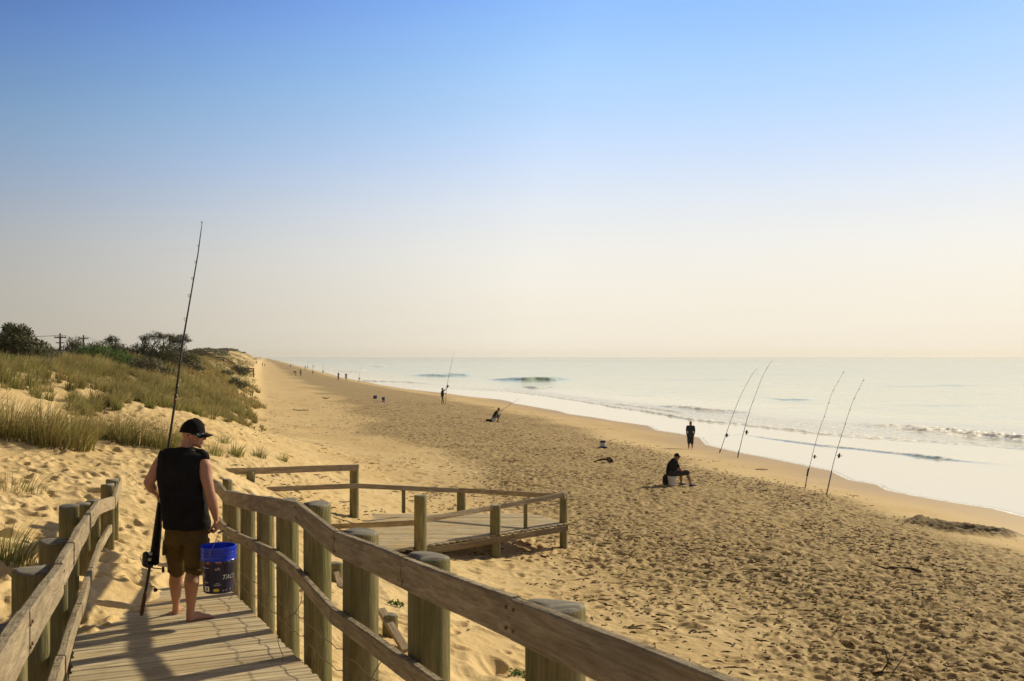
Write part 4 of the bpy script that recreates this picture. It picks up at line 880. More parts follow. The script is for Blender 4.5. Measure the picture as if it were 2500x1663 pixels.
# ---------------------------------------------------------------- people
SK = skin_mat('ruddy_skin', (.46, .24, .15)); SK2 = skin_mat('tanned_skin', (.27, .145, .085))  # even base tones: ruddy for the walking man, browner for the others
C_BLACK = fabric('black_cotton', (.014, .0135, .015), .6, 7); C_BROWN = fabric('olive_brown_twill', (.13, .085, .028), .62, 8); C_CAP = fabric('black_cap_cloth', (.010, .009, .009), .7)
C_NAVY = fabric('navy_cotton', (.022, .032, .06)); C_CHAR = fabric('charcoal_cotton', (.04, .04, .045)); C_GREY = fabric('grey_cotton', (.16, .16, .19)); C_WHITE = fabric('pale_cotton', (.42, .44, .5)); C_HAIR = fabric('dark_hair', (.02, .014, .01), .5, 30); C_RED = fabric('dull_red_cloth', (.25, .06, .03)); C_BLUE = fabric('dark_blue_cloth', (.03, .04, .14))
def hand(mb, w_, d, nrm, s=1.0, curl=1.0, side=1):
    """palm, four jointed fingers and a thumb; w_ wrist, d towards the fingers, nrm the way the palm faces"""
    w_ = Vector(w_); d = Vector(d).normalized(); nrm = Vector(nrm); nrm = (nrm - d * nrm.dot(d)).normalized(); a = d.cross(nrm) * side
    mb.cap([w_ - d * .02 * s, w_ + d * .012 * s], [.024 * s, .025 * s], 10)
    for k in range(4):
        off = a * (.033 - .022 * k) * s; b = w_ + d * (.075 - .004 * abs(k - 1)) * s + off
        mb.cap([w_ + d * .012 * s + off * .7, w_ + d * .045 * s + off, b], [(.015 * s, .014 * s)] * 3, 8)
        L_ = (.042, .047, .044, .034)[k] * s; ang = 0; p = b; pts_ = [p]
        for j, (bend, f_) in enumerate(((.75, 1), (1.0, .66), (.7, .5))):
            ang += bend * curl * (1 + .08 * (k - 1.5)); p = p + (d * math.cos(ang) + nrm * math.sin(ang)) * L_ * f_; pts_.append(p)
        mb.cap(pts_, [.0095 * s, .0092 * s, .0085 * s, .0075 * s], 8)
    t0 = w_ + d * .018 * s + a * .026 * s; t1 = t0 + (d * .6 + a * .55 + nrm * .45).normalized() * .040 * s; t2 = t1 + (d * .75 + nrm * .75 * curl).normalized() * .032 * s; t3 = t2 + (d * .5 + nrm * .9 * curl - a * .2).normalized() * .024 * s
    mb.cap([t0, t1, t2, t3], [.014 * s, .0125 * s, .011 * s, .009 * s], 8)
def headshape(mb, H, ears=True):
    """H maps head space (x forward, z up, metres) to the world"""
    def e(c, r, rot=None):
        q = H.to_quaternion() @ (rot or Quaternion()); mb.ell(H @ Vector(c), r, q, 18)
    e((-.004, 0, .0), (.097, .077, .106)); e((.034, 0, -.052), (.060, .060, .083)); e((.040, 0, -.100), (.046, .047, .042)); e((.076, 0, -.134), (.021, .022, .019)); e((.086, 0, .004), (.017, .048, .014))
    mb.cap([H @ Vector((.088, 0, -.012)), H @ Vector((.104, 0, -.045)), H @ Vector((.114, 0, -.062))], [.009, .011, .012], 8)
    e((.104, 0, -.068), (.015, .017, .009)); e((.092, 0, -.092), (.011, .022, .0065)); e((.089, 0, -.106), (.011, .020, .007))
    for s_ in (-1, 1):
        e((.078, s_ * .031, -.030), (.012, .014, .010)); e((.055, s_ * .05, -.055), (.022, .016, .02))
        if ears:
            e((-.008, s_ * .080, -.045), (.019, .010, .032), Quaternion((0, 1, 0), .2)); e((-.014, s_ * .086, -.034), (.011, .006, .020))
    return mb
def capmesh(H, m, parent, name='cap', backward=False):
    mb = MB(); q = H.to_quaternion(); n = 28; rings = []
    for i in range(9):
        th = i / 8 * math.pi * .5; rings.append((.113 * math.sin(th + .10), math.cos(th + .10)))
    v = []; f = []; zz = -.012
    for i in range(10):
        t = i / 9; th = t * math.pi / 2
        for k in range(n):
            a = 2 * math.pi * k / n; rx = .110 * math.sin(th) ** .86; ry = .090 * math.sin(th) ** .86; z = zz + .118 * math.cos(th) ** 1.05 * (1 + .04 * math.cos(a)) + .003 * math.cos(3 * a)
            v.append(H @ Vector((rx * math.cos(a) - .004, ry * math.sin(a), z - .012 * (1 - math.cos(th)) * (1 - math.cos(a)) * .5)))
    for i in range(9):
        for k in range(n): f.append((i * n + k, (i + 1) * n + k, (i + 1) * n + (k + 1) % n, i * n + (k + 1) % n))
    f.append(tuple(9 * n + k for k in range(n))); mb.add(v, f)
    mb.ell(H @ Vector((-.004, 0, .108)), (.008, .008, .004), q, 8)
    v = []; f = []; m_ = 12
    for z0 in (0, -.005):
        for i in range(7):
            for k in range(m_ + 1):
                y = (k / m_ - .5) * 2; ext = .082 * math.sqrt(max(0, 1 - abs(y) ** 3.0)) * (i / 6)
                x0 = .106 * math.sqrt(max(0, 1 - (y * .80) ** 2)) - .012; v.append(H @ Vector((x0 + ext, y * .074, zz + z0 + .004 - .030 * y * y * (.35 + .65 * i / 6) - .012 * (i / 6))))
    w_ = m_ + 1; o2 = 7 * w_
    for i in range(6):
        for k in range(m_): f.append((i * w_ + k, (i + 1) * w_ + k, (i + 1) * w_ + k + 1, i * w_ + k + 1)); f.append((o2 + i * w_ + k, o2 + i * w_ + k + 1, o2 + (i + 1) * w_ + k + 1, o2 + (i + 1) * w_ + k))
    for k in range(m_): f.append((6 * w_ + k, o2 + 6 * w_ + k, o2 + 6 * w_ + k + 1, 6 * w_ + k + 1))
    mb.add(v, f); return mb.build(name, m, parent, smooth=True)

# --- the walking man
def Q(cx, cy, dy=0.0): return P(300 + .37 * cx, 980 + .37 * cy, 8.8 + dy)
S1 = .37 / F * 8.8
base = Q(430, 1465); base.z = zd(8.8)
man = empty('person', base, 'barefoot man in black sleeveless shirt, cap and olive shorts walking away down the ramp', 'person')
H = Matrix.Translation(P(471.2, 1051, 8.86)) @ Euler((math.radians(2), math.radians(7), math.radians(12))).to_matrix().to_4x4()
mb = MB(); headshape(mb, H)
mb.cap([H @ Vector((-.018, 0, -.075)), H @ Vector((-.040, 0, -.14)), P(456, 1106, 8.85)], [(.055, .055), (.056, .056), (.062, .058)], 14)
mb.loft([(Q(405, 940, .05), .09, .06), (Q(405, 800, .03), .15, .10), (Q(395, 560, .02), .165, .12), (Q(392, 420, .02), .17, .12), (Q(398, 350, .02), .16, .085), (Q(415, 312, .03), .065, .05)], 20)
# right arm
mb.cap([Q(520, 385, .0), Q(545, 430, -.03), Q(550, 500, -.05), Q(570, 590, -.06), Q(585, 650, -.05), Q(604, 722, -.03), Q(614, 775, -.02)], [(.058, .058), (.062, .055), (.056, .050), (.046, .046), (.051, .047), (.037, .035), (.026, .022)], 14)
hand(mb, Q(616, 785, -.02), (.16, .03, -1), (-1, .1, 0), 1.0, 1.25, -1)
# left arm
mb.cap([Q(262, 385, .0), Q(232, 430, -.02), Q(205, 480, -.03), Q(170, 538, -.03), Q(190, 570, .04), Q(222, 600, .14), Q(233, 615, .18)], [(.056, .056), (.060, .056), (.055, .052), (.047, .047), (.045, .046), (.033, .031), (.026, .025)], 14)
hand(mb, Q(234, 620, .19), (.25, .7, -.55), (1, -.2, 0), 1.0, 1.3, 1)
# legs
mb.cap([Q(474, 900, .02), Q(474, 1020, .02), Q(462, 1110, .03), Q(453, 1195, -.02), Q(450, 1290, -.01), Q(447, 1365, .0), Q(443, 1410, .0)], [.070, .060, (.058, .056), (.064, .066), (.046, .048), (.028, .036), (.032, .036)], 16)
mb.cap([Q(354, 900, .07), Q(352, 1020, .18), Q(356, 1105, .27), Q(349, 1195, .32), Q(350, 1290, .37), Q(350, 1345, .40), Q(350, 1375, .41)], [.070, .060, (.058, .056), (.062, .064), (.042, .045), (.029, .036), (.033, .036)], 16)
def foot(mb, heel, dr, s=1.0):
    d = Vector((dr[0], dr[1], 0)).normalized(); a = Vector((d.y, -d.x, 0)); h = Vector(heel)
    mb.ell(h + d * .012 + Vector((0, 0, .030)), (.034, .034, .031), None, 12)
    mb.cap([h + d * .0 + Vector((0, 0, .030)), h + d * .07 + Vector((0, 0, .036)), h + d * .15 + Vector((0, 0, .024)), h + d * .185 + Vector((0, 0, .020))], [(.030, .030), (.032, .034), (.040, .024), (.042, .019)], 12)
    mb.cap([h + d * .03 + Vector((0, 0, .065)), h + d * .09 + Vector((0, 0, .058)), h + d * .15 + Vector((0, 0, .034))], [(.026, .026), (.026, .022), (.022, .014)], 10)
    for k in range(5):
        o_ = a * (-.034 + .017 * k) * s; l_ = (.05, .047, .042, .036, .030)[k if s > 0 else k]
        mb.cap([h + d * .185 + o_ + Vector((0, 0, .014)), h + d * (.195 + l_ * .6) + o_ + Vector((0, 0, .011))], [.011 if k == 0 else .0085] * 2, 8)
hr = Q(412, 1462, 0); hr.z = zd(hr.y); foot(mb, (hr.x + .035, hr.y, hr.z), (.72, .80), -1)
hl = Q(350, 1402, .42); hl.z = zd(hl.y); foot(mb, (hl.x, hl.y - .02, hl.z), (-.12, 1.0), 1)
body = mb.fuse('body', SK, man, .0062, 5)
# shirt
def shirt_fold(me, amp):
    n = len(me.vertices); co = np.empty(n * 3, dtype=np.float32); me.vertices.foreach_get('co', co); co = co.reshape(-1, 3); no = np.empty(n * 3, dtype=np.float32); me.vertices.foreach_get('normal', no); no = no.reshape(-1, 3)
    f = (fbm(co[:, 0] * 9 + co[:, 2] * 7, co[:, 2] * 4 - co[:, 0] * 5, 3, 3) - .5) + .5 * (fbm(co[:, 0] * 22, co[:, 2] * 9 + co[:, 1] * 6, 6, 2) - .5)
    k = 1 - abs(2 * fbm(co[:, 0] * 7 - co[:, 2] * 9, co[:, 2] * 6 + co[:, 1] * 5, 13, 2) - 1); f = f + .5 * (k - .6)
    co += no * (f * amp)[:, None]; me.vertices.foreach_set('co', co.ravel()); me.update()
mb = MB()
mb.loft([(Q(424, 838, .03), .200, .142), (Q(422, 832, .03), .206, .148), (Q(417, 750, .02), .205, .140), (Q(402, 650, .0), .200, .132), (Q(388, 550, .0), .204, .140), (Q(385, 450, .0), .208, .142), (Q(392, 390, .01), .214, .132), (Q(398, 352, .01), .208, .112), (Q(404, 330, .02), .156, .090), (Q(412, 312, .03), .092, .074), (Q(416, 303, .035), .068, .068)], 36, pw=2.35)
mb.cap([Q(275, 372, .01), Q(300, 356, .01), Q(370, 342, .02)], [(.050, .066), (.058, .066), (.042, .06)], 14); mb.cap([Q(528, 375, .0), Q(508, 362, .01), Q(450, 345, .02)], [(.054, .066), (.054, .066), (.040, .06)], 14)
sh = mb.fuse('shirt', C_BLACK, man, .008, 4); shirt_fold(sh.data, .026)
mb = MB()
mb.loft([(Q(418, 790, .03), .172, .120), (Q(418, 870, .03), .188, .132), (Q(415, 930, .04), .190, .135)], 24, pw=2.4)
mb.cap([Q(352, 900, .07), Q(350, 1000, .16), Q(356, 1085, .26), Q(356, 1100, .28)], [(.100, .115), (.090, .105), (.080, .092), (.080, .092)], 18)
mb.cap([Q(478, 900, .02), Q(476, 1000, .02), Q(473, 1085, .02), Q(472, 1098, .02)], [(.100, .105), (.088, .094), (.078, .088), (.077, .086)], 18)
mb.box(Q(278, 960, .05), (.010, .05, .07)); mb.box(Q(556, 960, .05), (.010, .05, .07))
so = mb.fuse('shorts', C_BROWN, man, .008, 3); shirt_fold(so.data, .012)
for (c_, d_) in ((356, .27), (472, .02)):
    p = Q(c_, 1112, d_); MB().loft([(p - Vector((0, 0, .012)), .080, .088), (p + Vector((0, 0, .018)), .082, .090)], 28).build('hem', C_BROWN, so, smooth=True)
capmesh(H, C_CAP, man)
gl = MB(); v = []; f = []
for i in range(21):
    a = math.radians(-80 + 8 * i); rr = .070
    for z_, o_ in ((-.016, 0), (-.052 + .010 * abs(math.sin(a)), 0), (-.052 + .010 * abs(math.sin(a)), .0025), (-.016, .0025)): v.append(H @ Vector((.034 + (rr + o_) * math.cos(a), (.078 + o_) * math.sin(a), z_)))
for i in range(20):
    for k in range(4): f.append((i * 4 + k, (i + 1) * 4 + k, (i + 1) * 4 + (k + 1) % 4, i * 4 + (k + 1) % 4))
gl.add(v, f + [(3, 2, 1, 0), (80, 81, 82, 83)]); lens = mat('blue_mirror_lens', (.06, .20, .26), .12, .85); sg = gl.build('sunglasses', lens, man, smooth=True)
fm_ = MB()
for s_ in (-1, 1): fm_.tube([H @ Vector((.060, s_ * .082, -.026)), H @ Vector((.02, s_ * .085, -.022)), H @ Vector((-.02, s_ * .087, -.030)), H @ Vector((-.035, s_ * .083, -.045))], [(.003, .009), (.003, .007), (.003, .005), (.002, .004)], 8)
fm_.tube([H @ Vector((.034 + .073 * math.cos(a_ / 10), .080 * math.sin(a_ / 10), -.015)) for a_ in range(-13, 14)], .0032, 6)
fm_.build('frame', M['black'], sg, smooth=True)
MB().tube([H @ Vector((-.02, -.087, -.045)), H @ Vector((.0, -.085, -.10)), Q(430, 300, -.05), Q(480, 330, -.04), H @ Vector((.02, -.05, -.15))], .0018, 6).build('cord', M['black'], sg, smooth=True)
# wallet chain of keys at the hip pocket
mb = MB(); mb.ell(Q(570, 850, .05), (.012, .02, .035), None, 8); mb.build('pocket_tool', M['black'], man, smooth=True)

# --- fishing rod carried upright
rod = empty('fishing_rod', Q(125, 1410, .2), 'very long black surf rod with reel, held upright by the walking man', 'fishing rod')
def rq(px, py, dy=.24): return P(px, py, 8.8 + dy)
mb = MB(); bl = [rq(346, 1500, .2), rq(354, 1452, .2), rq(365, 1387), rq(389, 1217), rq(411, 1087), rq(427.6, 980), rq(442, 859), rq(467, 732 - 22), rq(483, 622), rq(490, 570), rq(494, 542)]
bl[7] = rq(463.5, 735)
mb.tube(bl, [.0125, .014, .0135, .0125, .0115, .0105, .009, .0065, .005, .004, .0032], 10).build('blank', M['black'], rod, smooth=True)
cork = fabric('cork_grip', (.16, .085, .04), .6, 40)
MB().tube([rq(345.5, 1503, .2), rq(346, 1497, .2), rq(354.5, 1450, .2), rq(355.5, 1444, .2)], [.012, .0175, .0175, .013], 12).build('grip', cork, rod, smooth=True)
MB().cap([rq(392, 1222), rq(388, 1290), rq(379, 1372)], [.013, .026, .034], 14).build('rod_sleeve', fabric('sleeve_cloth', (.012, .012, .014), .7), rod, smooth=True)
for (x, y, r, cm) in ((427, 977, .0125, 'r'), (429, 967, .012, 'b'), (432, 944, .012, 'b')): 
    a = rq(x, y); MB().tube([a - Vector((.002, 0, .016)), a + Vector((.002, 0, .016))], r + .001, 10).build('band', mat('red_wrap', (.25, .03, .02), .4) if cm == 'r' else M['black'], rod, smooth=True)
for (x, y, r) in ((430.5, 955, .022), (446.5, 833, .017), (456, 780, .014), (465, 722, .012), (472.5, 680, .010), (480, 640, .009), (486.5, 600, .007), (494, 543, .006)):
    a = rq(x, y); c = a + Vector((-r * .9, -.004, 0)); MB().tube([c + Vector((math.cos(t) * r * .8, -.25 * r * math.sin(t), math.sin(t) * r)) for t in [i * math.pi / 5 for i in range(11)]], .0022, 6).build('line_guide', M['black'], rod, smooth=True)
reel = MB(); rc = Q(160, 1045, .2)
reel.cap([rc + Vector((-.012, 0, .045)), rc + Vector((-.012, 0, -.035))], [.030, .034], 16); reel.cap([rc + Vector((0, 0, -.05)), rc + Vector((.035, 0, -.055))], [.026, .02], 12); reel.tube([rc + Vector((.02, 0, .03)), rc + Vector((.045, 0, .06))], [.008, .008], 8)
reel = reel.build('reel', M['black'], rod, smooth=True)
mb = MB(); mb.tube([Q(190, 1098, .18), Q(235, 1104, .12), Q(262, 1106, .1)], .0055, 8); mb.cap([Q(265, 1098, .09), Q(266, 1122, .09)], [.011, .013], 10); mb.build('crank_handle', M['black'], reel, smooth=True)
mb = MB(); mb.tube([rc + Vector((-.045, -.02, .05)), rc + Vector((-.055, -.01, .02)), rc + Vector((-.045, -.02, -.02))], .003, 6); mb.build('bail_arm', M['chrome'], reel, smooth=True)
tape = mat('white_tape', (.55, .54, .5), .5)
for cy in (1003, 1042):
    a = Q(182 - (cy - 1003) * .15, cy, .2); MB().tube([a + Vector((.003, 0, .011)), a - Vector((.003, 0, .011))], .0185, 14).build('tape_band', tape, rod, smooth=True)
mb = MB(); mb.tube([Q(163, 1195, .2), Q(190, 1212, .15), Q(212, 1230, .15)], .0016, 6); mb.tube([Q(210, 1228, .15), Q(214, 1242, .15), Q(216, 1256, .15)], [.004, .020, .016], 4); mb.tube([Q(214, 1242, .15), Q(234, 1240, .15)], [.018, .004], 5); mb.build('sinker', M['black'], rod)

# --- bucket
LATIN = {}
def textmesh(s_, size):
    cu = bpy.data.curves.new('t', 'FONT'); cu.body = s_; cu.size = size; cu.extrude = 0; cu.align_x = 'CENTER'; cu.align_y = 'CENTER'; cu.resolution_u = 3
    o = bpy.data.objects.new('t', cu); COL.objects.link(o); dg = bpy.context.evaluated_depsgraph_get(); me = bpy.data.meshes.new_from_object(o.evaluated_get(dg)); bpy.data.objects.remove(o)
    v = [tuple(q.co) for q in me.vertices]; f = [tuple(p.vertices) for p in me.polygons]; bpy.data.meshes.remove(me); return v, f
def pail(name, lb_, cat, loc, r0, r1, h, mbody, mrim, rz=0, group=None, collar=.3, bail=None, label_m=None):
    e_ = empty(name, loc, lb_, cat, group); mt = Matrix.Translation(loc); n = 48; pr = []; zc = h * (1 - collar)
    body = [(r0 - .006, 0), (r0, .006)] + [(r0 + (r1 - r0) * t, h * t) for t in (.25, .5, .70)] + [(r0 + (r1 - r0) * .7, h * .715)]
    v = []; f = []
    def lathe(pf, close0=True):
        mb = MB(); m = len(pf); v = [(r * math.cos(2 * math.pi * k / n), r * math.sin(2 * math.pi * k / n), z) for r, z in pf for k in range(n)]
        f = [(i * n + k, i * n + (k + 1) % n, (i + 1) * n + (k + 1) % n, (i + 1) * n + k) for i in range(m - 1) for k in range(n)]
        if close0: f.append(tuple(range(n - 1, -1, -1)))
        mb.add(v, f); return mb
    lathe(body).build('pail_body', mbody, e_, mt, auto=35)
    rc_ = r0 + (r1 - r0) * .7
    col = [(rc_ + .001, h * .700), (r1 + .006, h * .705), (r1 + .008, h * .72), (r1 + .004, h * .735), (r1 + .004, h * .80), (r1 + .007, h * .805), (r1 + .007, h * .815), (r1 + .003, h * .82), (r1 + .003, h * .865), (r1 + .007, h * .87), (r1 + .007, h * .88), (r1 + .003, h * .885), (r1 + .004, h * .94), (r1 + .009, h * .945), (r1 + .009, h * .99), (r1 + .003, h), (r1 - .004, h * .995), (rc_ - .006, h * .68), (r0 - .008, .02)]
    lathe(col, False).build('rim', mrim, e_, mt, auto=35)
    return e_
BLUE = plastic('blue_plastic', (.012, .045, .62), .22, .1); NAVY = plastic('navy_printed_plastic', (.010, .009, .055), .3, .15); WHITE = plastic('white_plastic', (.62, .61, .60), .4)
bb = P(533, 1443, 8.66); kx = 8.66 / F
bk = pail('bucket', 'dark blue printed bucket with bright blue rim hanging from the walking man\'s hand', 'bucket', bb, 35 * kx, 41.0 * kx, 112 * kx, NAVY, BLUE)
def on_pail(txt, size, ux, uy, m, name='lettering', shear=0.0, wd=1.0, rot=0):
    v, f = textmesh(txt, size) if isinstance(txt, str) else txt; ang0 = math.asin(max(-1, min(1, ux))); out = []
    for x, y, z in v:
        x = x * wd + y * shear; h = uy + y; r = (35 + 6 * h / (112 * kx)) * kx + .0012 + z; a = ang0 + x / r; out.append((r * math.sin(a), -r * math.cos(a), h))
    mb = MB(); mb.add(out, f); mb.build(name, m, bk, Matrix.Translation(bb))
INK = mat('white_print', (.88, .88, .88), .4); INKB = mat('pale_blue_print', (.10, .30, .50), .4); INKR = mat('orange_print', (.62, .12, .03), .4); INKY = mat('yellow_print', (.75, .55, .04), .4); INKD = mat('dark_print', (.03, .03, .05), .4); INKC = mat('crimson_print', (.45, .04, .05), .4)
def rect(w_, h_, z=0, nx=6): return [(-w_ / 2 + w_ * i / nx, s_ * h_ / 2, z) for i in range(nx + 1) for s_ in (-1, 1)], [(2 * i, 2 * i + 2, 2 * i + 3, 2 * i + 1) for i in range(nx)]
def disc(a, b, z=0, n=24): return [(a * math.cos(2 * math.pi * k / n), b * math.sin(2 * math.pi * k / n), z) for k in range(n)], [tuple(range(n))]
def zz(cy): return (1340 - cy) * .1084 * kx + .004          # crop row -> height on the pail
def ux(cx): return (cx - 1228) / 340
on_pail('TACKLE', .058, .97, zz(985), INK, shear=.28, wd=1.02)
on_pail('D', .062, ux(955) + .02, zz(965), INK, shear=.2, wd=1.1); on_pail('D', .040, ux(958) + .02, zz(985), INKB, shear=.2)
on_pail(disc(.0195, .0195), 0, ux(1103), zz(638), INKR, 'badge'); on_pail('BOMBER', .0085, ux(1103), zz(638) , INKD)
on_pail(disc(.029, .0135), 0, ux(1330), zz(640), INKC, 'badge'); on_pail('Berkley', .0150, ux(1330), zz(640), INK, shear=.15); on_pail(disc(.010, .006), 0, ux(1330), zz(612), INK, 'badge')
on_pail('HT', .016, ux(968), zz(632), INK); on_pail('YGK', .021, ux(1510), zz(640), INK, shear=.15); on_pail('c 4', .010, ux(1440), zz(660), INK); on_pail(disc(.005, .006), 0, .985, zz(632), INK, 'badge')
on_pail('SPIDERWIRE', .0120, ux(1045), zz(772), INK, wd=.95); on_pail('Abu', .014, ux(1325), zz(768), INK); on_pail('Garcia', .0175, ux(1305), zz(798), INK); on_pail(disc(.005, .004), 0, ux(1255), zz(775), INKC, 'badge')
on_pail('STRIKE', .0165, ux(1042), zz(1098), INK, shear=.12); on_pail('- PENN -', .0105, ux(1305), zz(1112), INK); on_pail('SQUIDGY', .0150, ux(1305), zz(1150), INK)
on_pail(rect(.050, .042), 0, ux(1057), zz(1240), INK, 'price_label')
for i in range(13): on_pail(([(-.0012, -.014, .0006), (.0008, -.014, .0006), (.0008, .014, .0006), (-.0012, .014, .0006)], [(0, 1, 2, 3)]), 0, ux(1057) + (-.42 + .07 * i) * .125, zz(1240), INKD, 'barcode')
on_pail(disc(.026, .0135), 0, ux(1280), zz(1262), INKY, 'badge'); on_pail(rect(.034, .010), 0, ux(1290), zz(1243), INKY, 'badge')
on_pail('B', .0165, ux(1420), zz(1277), INK); on_pail('O', .0165, ux(1448), zz(1277), INKR); on_pail('LT', .0165, ux(1480), zz(1277), INK); on_pail('T', .018, .92, zz(1270), INK)
st = mat('steel_wire', (.25, .24, .22), .35, .9); hz = Q(648, 862, -.02)
c1 = bb + Vector((-.018, -(41 * kx + .012), (1340 - 470) * .1084 * kx)); c2 = bb + Vector((.045, 41 * kx + .012, (1340 - 470) * .1084 * kx))
MB().tube([c1, c1 + Vector((.0, -.004, .04)), c1.lerp(hz, .55) + Vector((-.006, -.01, .01)), hz + Vector((-.006, -.05, .0)), hz + Vector((.006, .05, .0)), c2.lerp(hz, .5) + Vector((.03, .0, .02)), c2 + Vector((.0, .004, .04)), c2], .0028, 8).build('bail_handle', st, bk, smooth=True)
mb = MB(); mb.cap([hz + Vector((-.004, -.05, .002)), hz + Vector((.004, .05, .002))], [.009, .009], 10); mb.build('hand_grip', M['black'], bk, smooth=True)

# --- smaller figures
def figure(lb_, base, rz, J, shirt, shorts, sk=SK2, hat=None, sleeve=.45, leg=.95, shoes=None, stout=1.0, vox=.014, group=None, mir=None, fingers=True, hair=None):
    D = dict(head=(0, .03, 1.63), neck=(0, 0, 1.44), chest=(0, 0, 1.25), belly=(0, .01, 1.06), pelvis=(0, 0, .92), shL=(-.185, 0, 1.40), shR=(.185, 0, 1.40), elL=(-.235, -.03, 1.12), elR=(.235, -.03, 1.12), wrL=(-.25, .05, .88), wrR=(.25, .05, .88), kL=(-.11, .03, .50), kR=(.11, .03, .50), aL=(-.12, -.02, .08), aR=(.12, -.02, .08), face=(0, 1, 0)); D.update(J)
    V = {k: Vector(v) for k, v in D.items()}; T = Matrix.Translation(base) @ Matrix.Rotation(rz, 4, 'Z'); e_ = empty('person', base, lb_, 'person', group, rz); k = stout
    fw = V['face'].normalized(); fz = Vector((0, 0, 1)); fz = (fz - fw * fz.dot(fw)).normalized(); fy_ = fz.cross(fw); H = Matrix((fw, fy_, fz)).transposed().to_4x4(); H.translation = V['head']
    mb = MB(); headshape(mb, H, vox < .02); mb.cap([H @ Vector((-.02, 0, -.07)), V['neck']], [.055 * k, .062 * k], 10)
    ch, be, pe = V['chest'], V['belly'], V['pelvis']; up = (ch - pe).normalized(); rt = (V['shR'] - V['shL']).normalized()
    def torso(m_, g): 
        m_.cap([V['shL'], V['shL'].lerp(V['shR'], .5) + up * .02, V['shR']], [(.06 * k + g)] * 3, 12)
        m_.cap([pe, be, ch, V['neck'] - up * .04], [(.15 * k + g, .105 * k + g), (.155 * k + g, .118 * k + g), (.16 * k + g, .11 * k + g), (.11 * k + g, .07 * k + g)], 16) if abs(rt.x) > .5 else None
    torso(mb, 0)
    hip = {s_: pe + Vector((-.09 if s_ == 'L' else .09, 0, -.02)) for s_ in 'LR'}
    for s_ in 'LR':
        sh, el_, wr = V['sh' + s_], V['el' + s_], V['wr' + s_]; mb.cap([sh, el_, el_.lerp(wr, .35), wr], [.052 * k, .042 * k, .042 * k, .026], 10)
        d = (wr - el_).normalized(); hand(mb, wr + d * .015, d, Vector((1 if s_ == 'L' else -1, .2, -.2)), 1.1, .6, 1 if s_ == 'L' else -1)
        kn, an = V['k' + s_], V['a' + s_]; mb.cap([hip[s_], kn, kn.lerp(an, .3), an], [.082 * k, .056 * k, .057 * k, .034], 12)
        td = V.get('t' + s_, Vector((0, 1, 0))); foot(mb, an - Vector((0, 0, .08)) - td * .04, (td.x, td.y), 1)
    mb.fuse('body', sk, e_, vox, 2, M=T); 
    mb = MB(); torso(mb, .014)
    for s_ in 'LR':
        sh, el_ = V['sh' + s_], V['el' + s_]; mb.cap([sh, sh.lerp(el_, sleeve)], [.066 * k, .062 * k], 10)
        if sleeve > .9: mb.cap([el_, el_.lerp(V['wr' + s_], .85)], [.055, .042], 10)
    o = mb.fuse('shirt', shirt, e_, vox, 2, M=T); shirt_fold(o.data, .014)
    mb = MB(); mb.cap([hip['L'], pe + up * .03, hip['R']], [(.11 * k, .11 * k), (.13 * k, .125 * k), (.11 * k, .11 * k)], 12)
    for s_ in 'LR':
        kn, an = V['k' + s_], V['a' + s_]; mb.cap([hip[s_], kn if leg > .9 else hip[s_].lerp(kn, leg)], [.102 * k, .078 * k], 12)
        if leg > 1: mb.cap([kn, kn.lerp(an, leg - 1)], [.076 * k, .07 * k], 12)
    o = mb.fuse('shorts', shorts, e_, vox, 2, M=T); shirt_fold(o.data, .012)
    if hat: capmesh(T @ H, hat, e_)
    else:
        mb = MB(); mb.ell(H @ Vector((-.014, 0, .022)), (.098, .082, .098), H.to_quaternion(), 14); mb.build('hair', hair or C_HAIR, e_, T, True)
    if shoes:
        for s_ in 'LR':
            an = V['a' + s_]; td = V.get('t' + s_, Vector((0, 1, 0))).normalized(); b0 = an - Vector((0, 0, .055)); MB().cap([b0 - td * .05, b0 + td * .08, b0 + td * .19], [(.045, .035), (.05, .035), (.045, .025)], 10).build('shoe', shoes, e_, T, True)
    return e_
sit = dict(head=(0, .22, 1.09), neck=(0, .12, .92), chest=(0, .06, .74), belly=(0, 0, .56), pelvis=(0, -.02, .42), shL=(-.20, .09, .85), shR=(.20, .09, .85), elL=(-.26, .22, .62), elR=(.26, .26, .62), wrL=(-.14, .42, .54), wrR=(.14, .42, .54), kL=(-.14, .40, .45), kR=(.14, .56, .47), aL=(-.16, .42, .09), aR=(.17, .70, .08), face=(.1, 1, -.05))
gb = ground_hit(1640, 1186)
figure('heavy man in black shirt and cap sitting on a white bucket facing the sea', gb, math.radians(-82), dict(sit, head=(0, .20, 1.13), neck=(0, .11, .96), chest=(0, .05, .79), belly=(0, 0, .62), pelvis=(0, -.02, .50), shL=(-.20, .08, .90), shR=(.20, .08, .90), kL=(-.14, .40, .50), kR=(.14, .56, .50)), C_BLACK, C_CHAR, SK2, C_CAP, .5, .95, plastic('blue_sandal', (.03, .04, .16)), 1.28, .012)
pail('bucket', 'white bucket under the seated man in the black cap', 'bucket', (gb.x, gb.y, gb.z), .135, .155, .38, WHITE, WHITE, group='white buckets used as seats')
g2 = Vector((gb.x - .22, gb.y + .05, gz(gb.x - .22, gb.y))); bg_ = MB(); bg_.cap([(0, 0, .10), (0, 0, .32)], [(.07, .13), (.055, .11)], 12); bg_.tube([(-.05, 0, .34), (-.04, .03, .42), (.02, 0, .42), (.05, 0, .34)], .012, 6); tag(bg_.build('bag', C_BLACK, None, Matrix.Translation(g2), True), 'black bag standing behind the white bucket of the man in the cap', 'bag')
gc = ground_hit(1686, 1097)
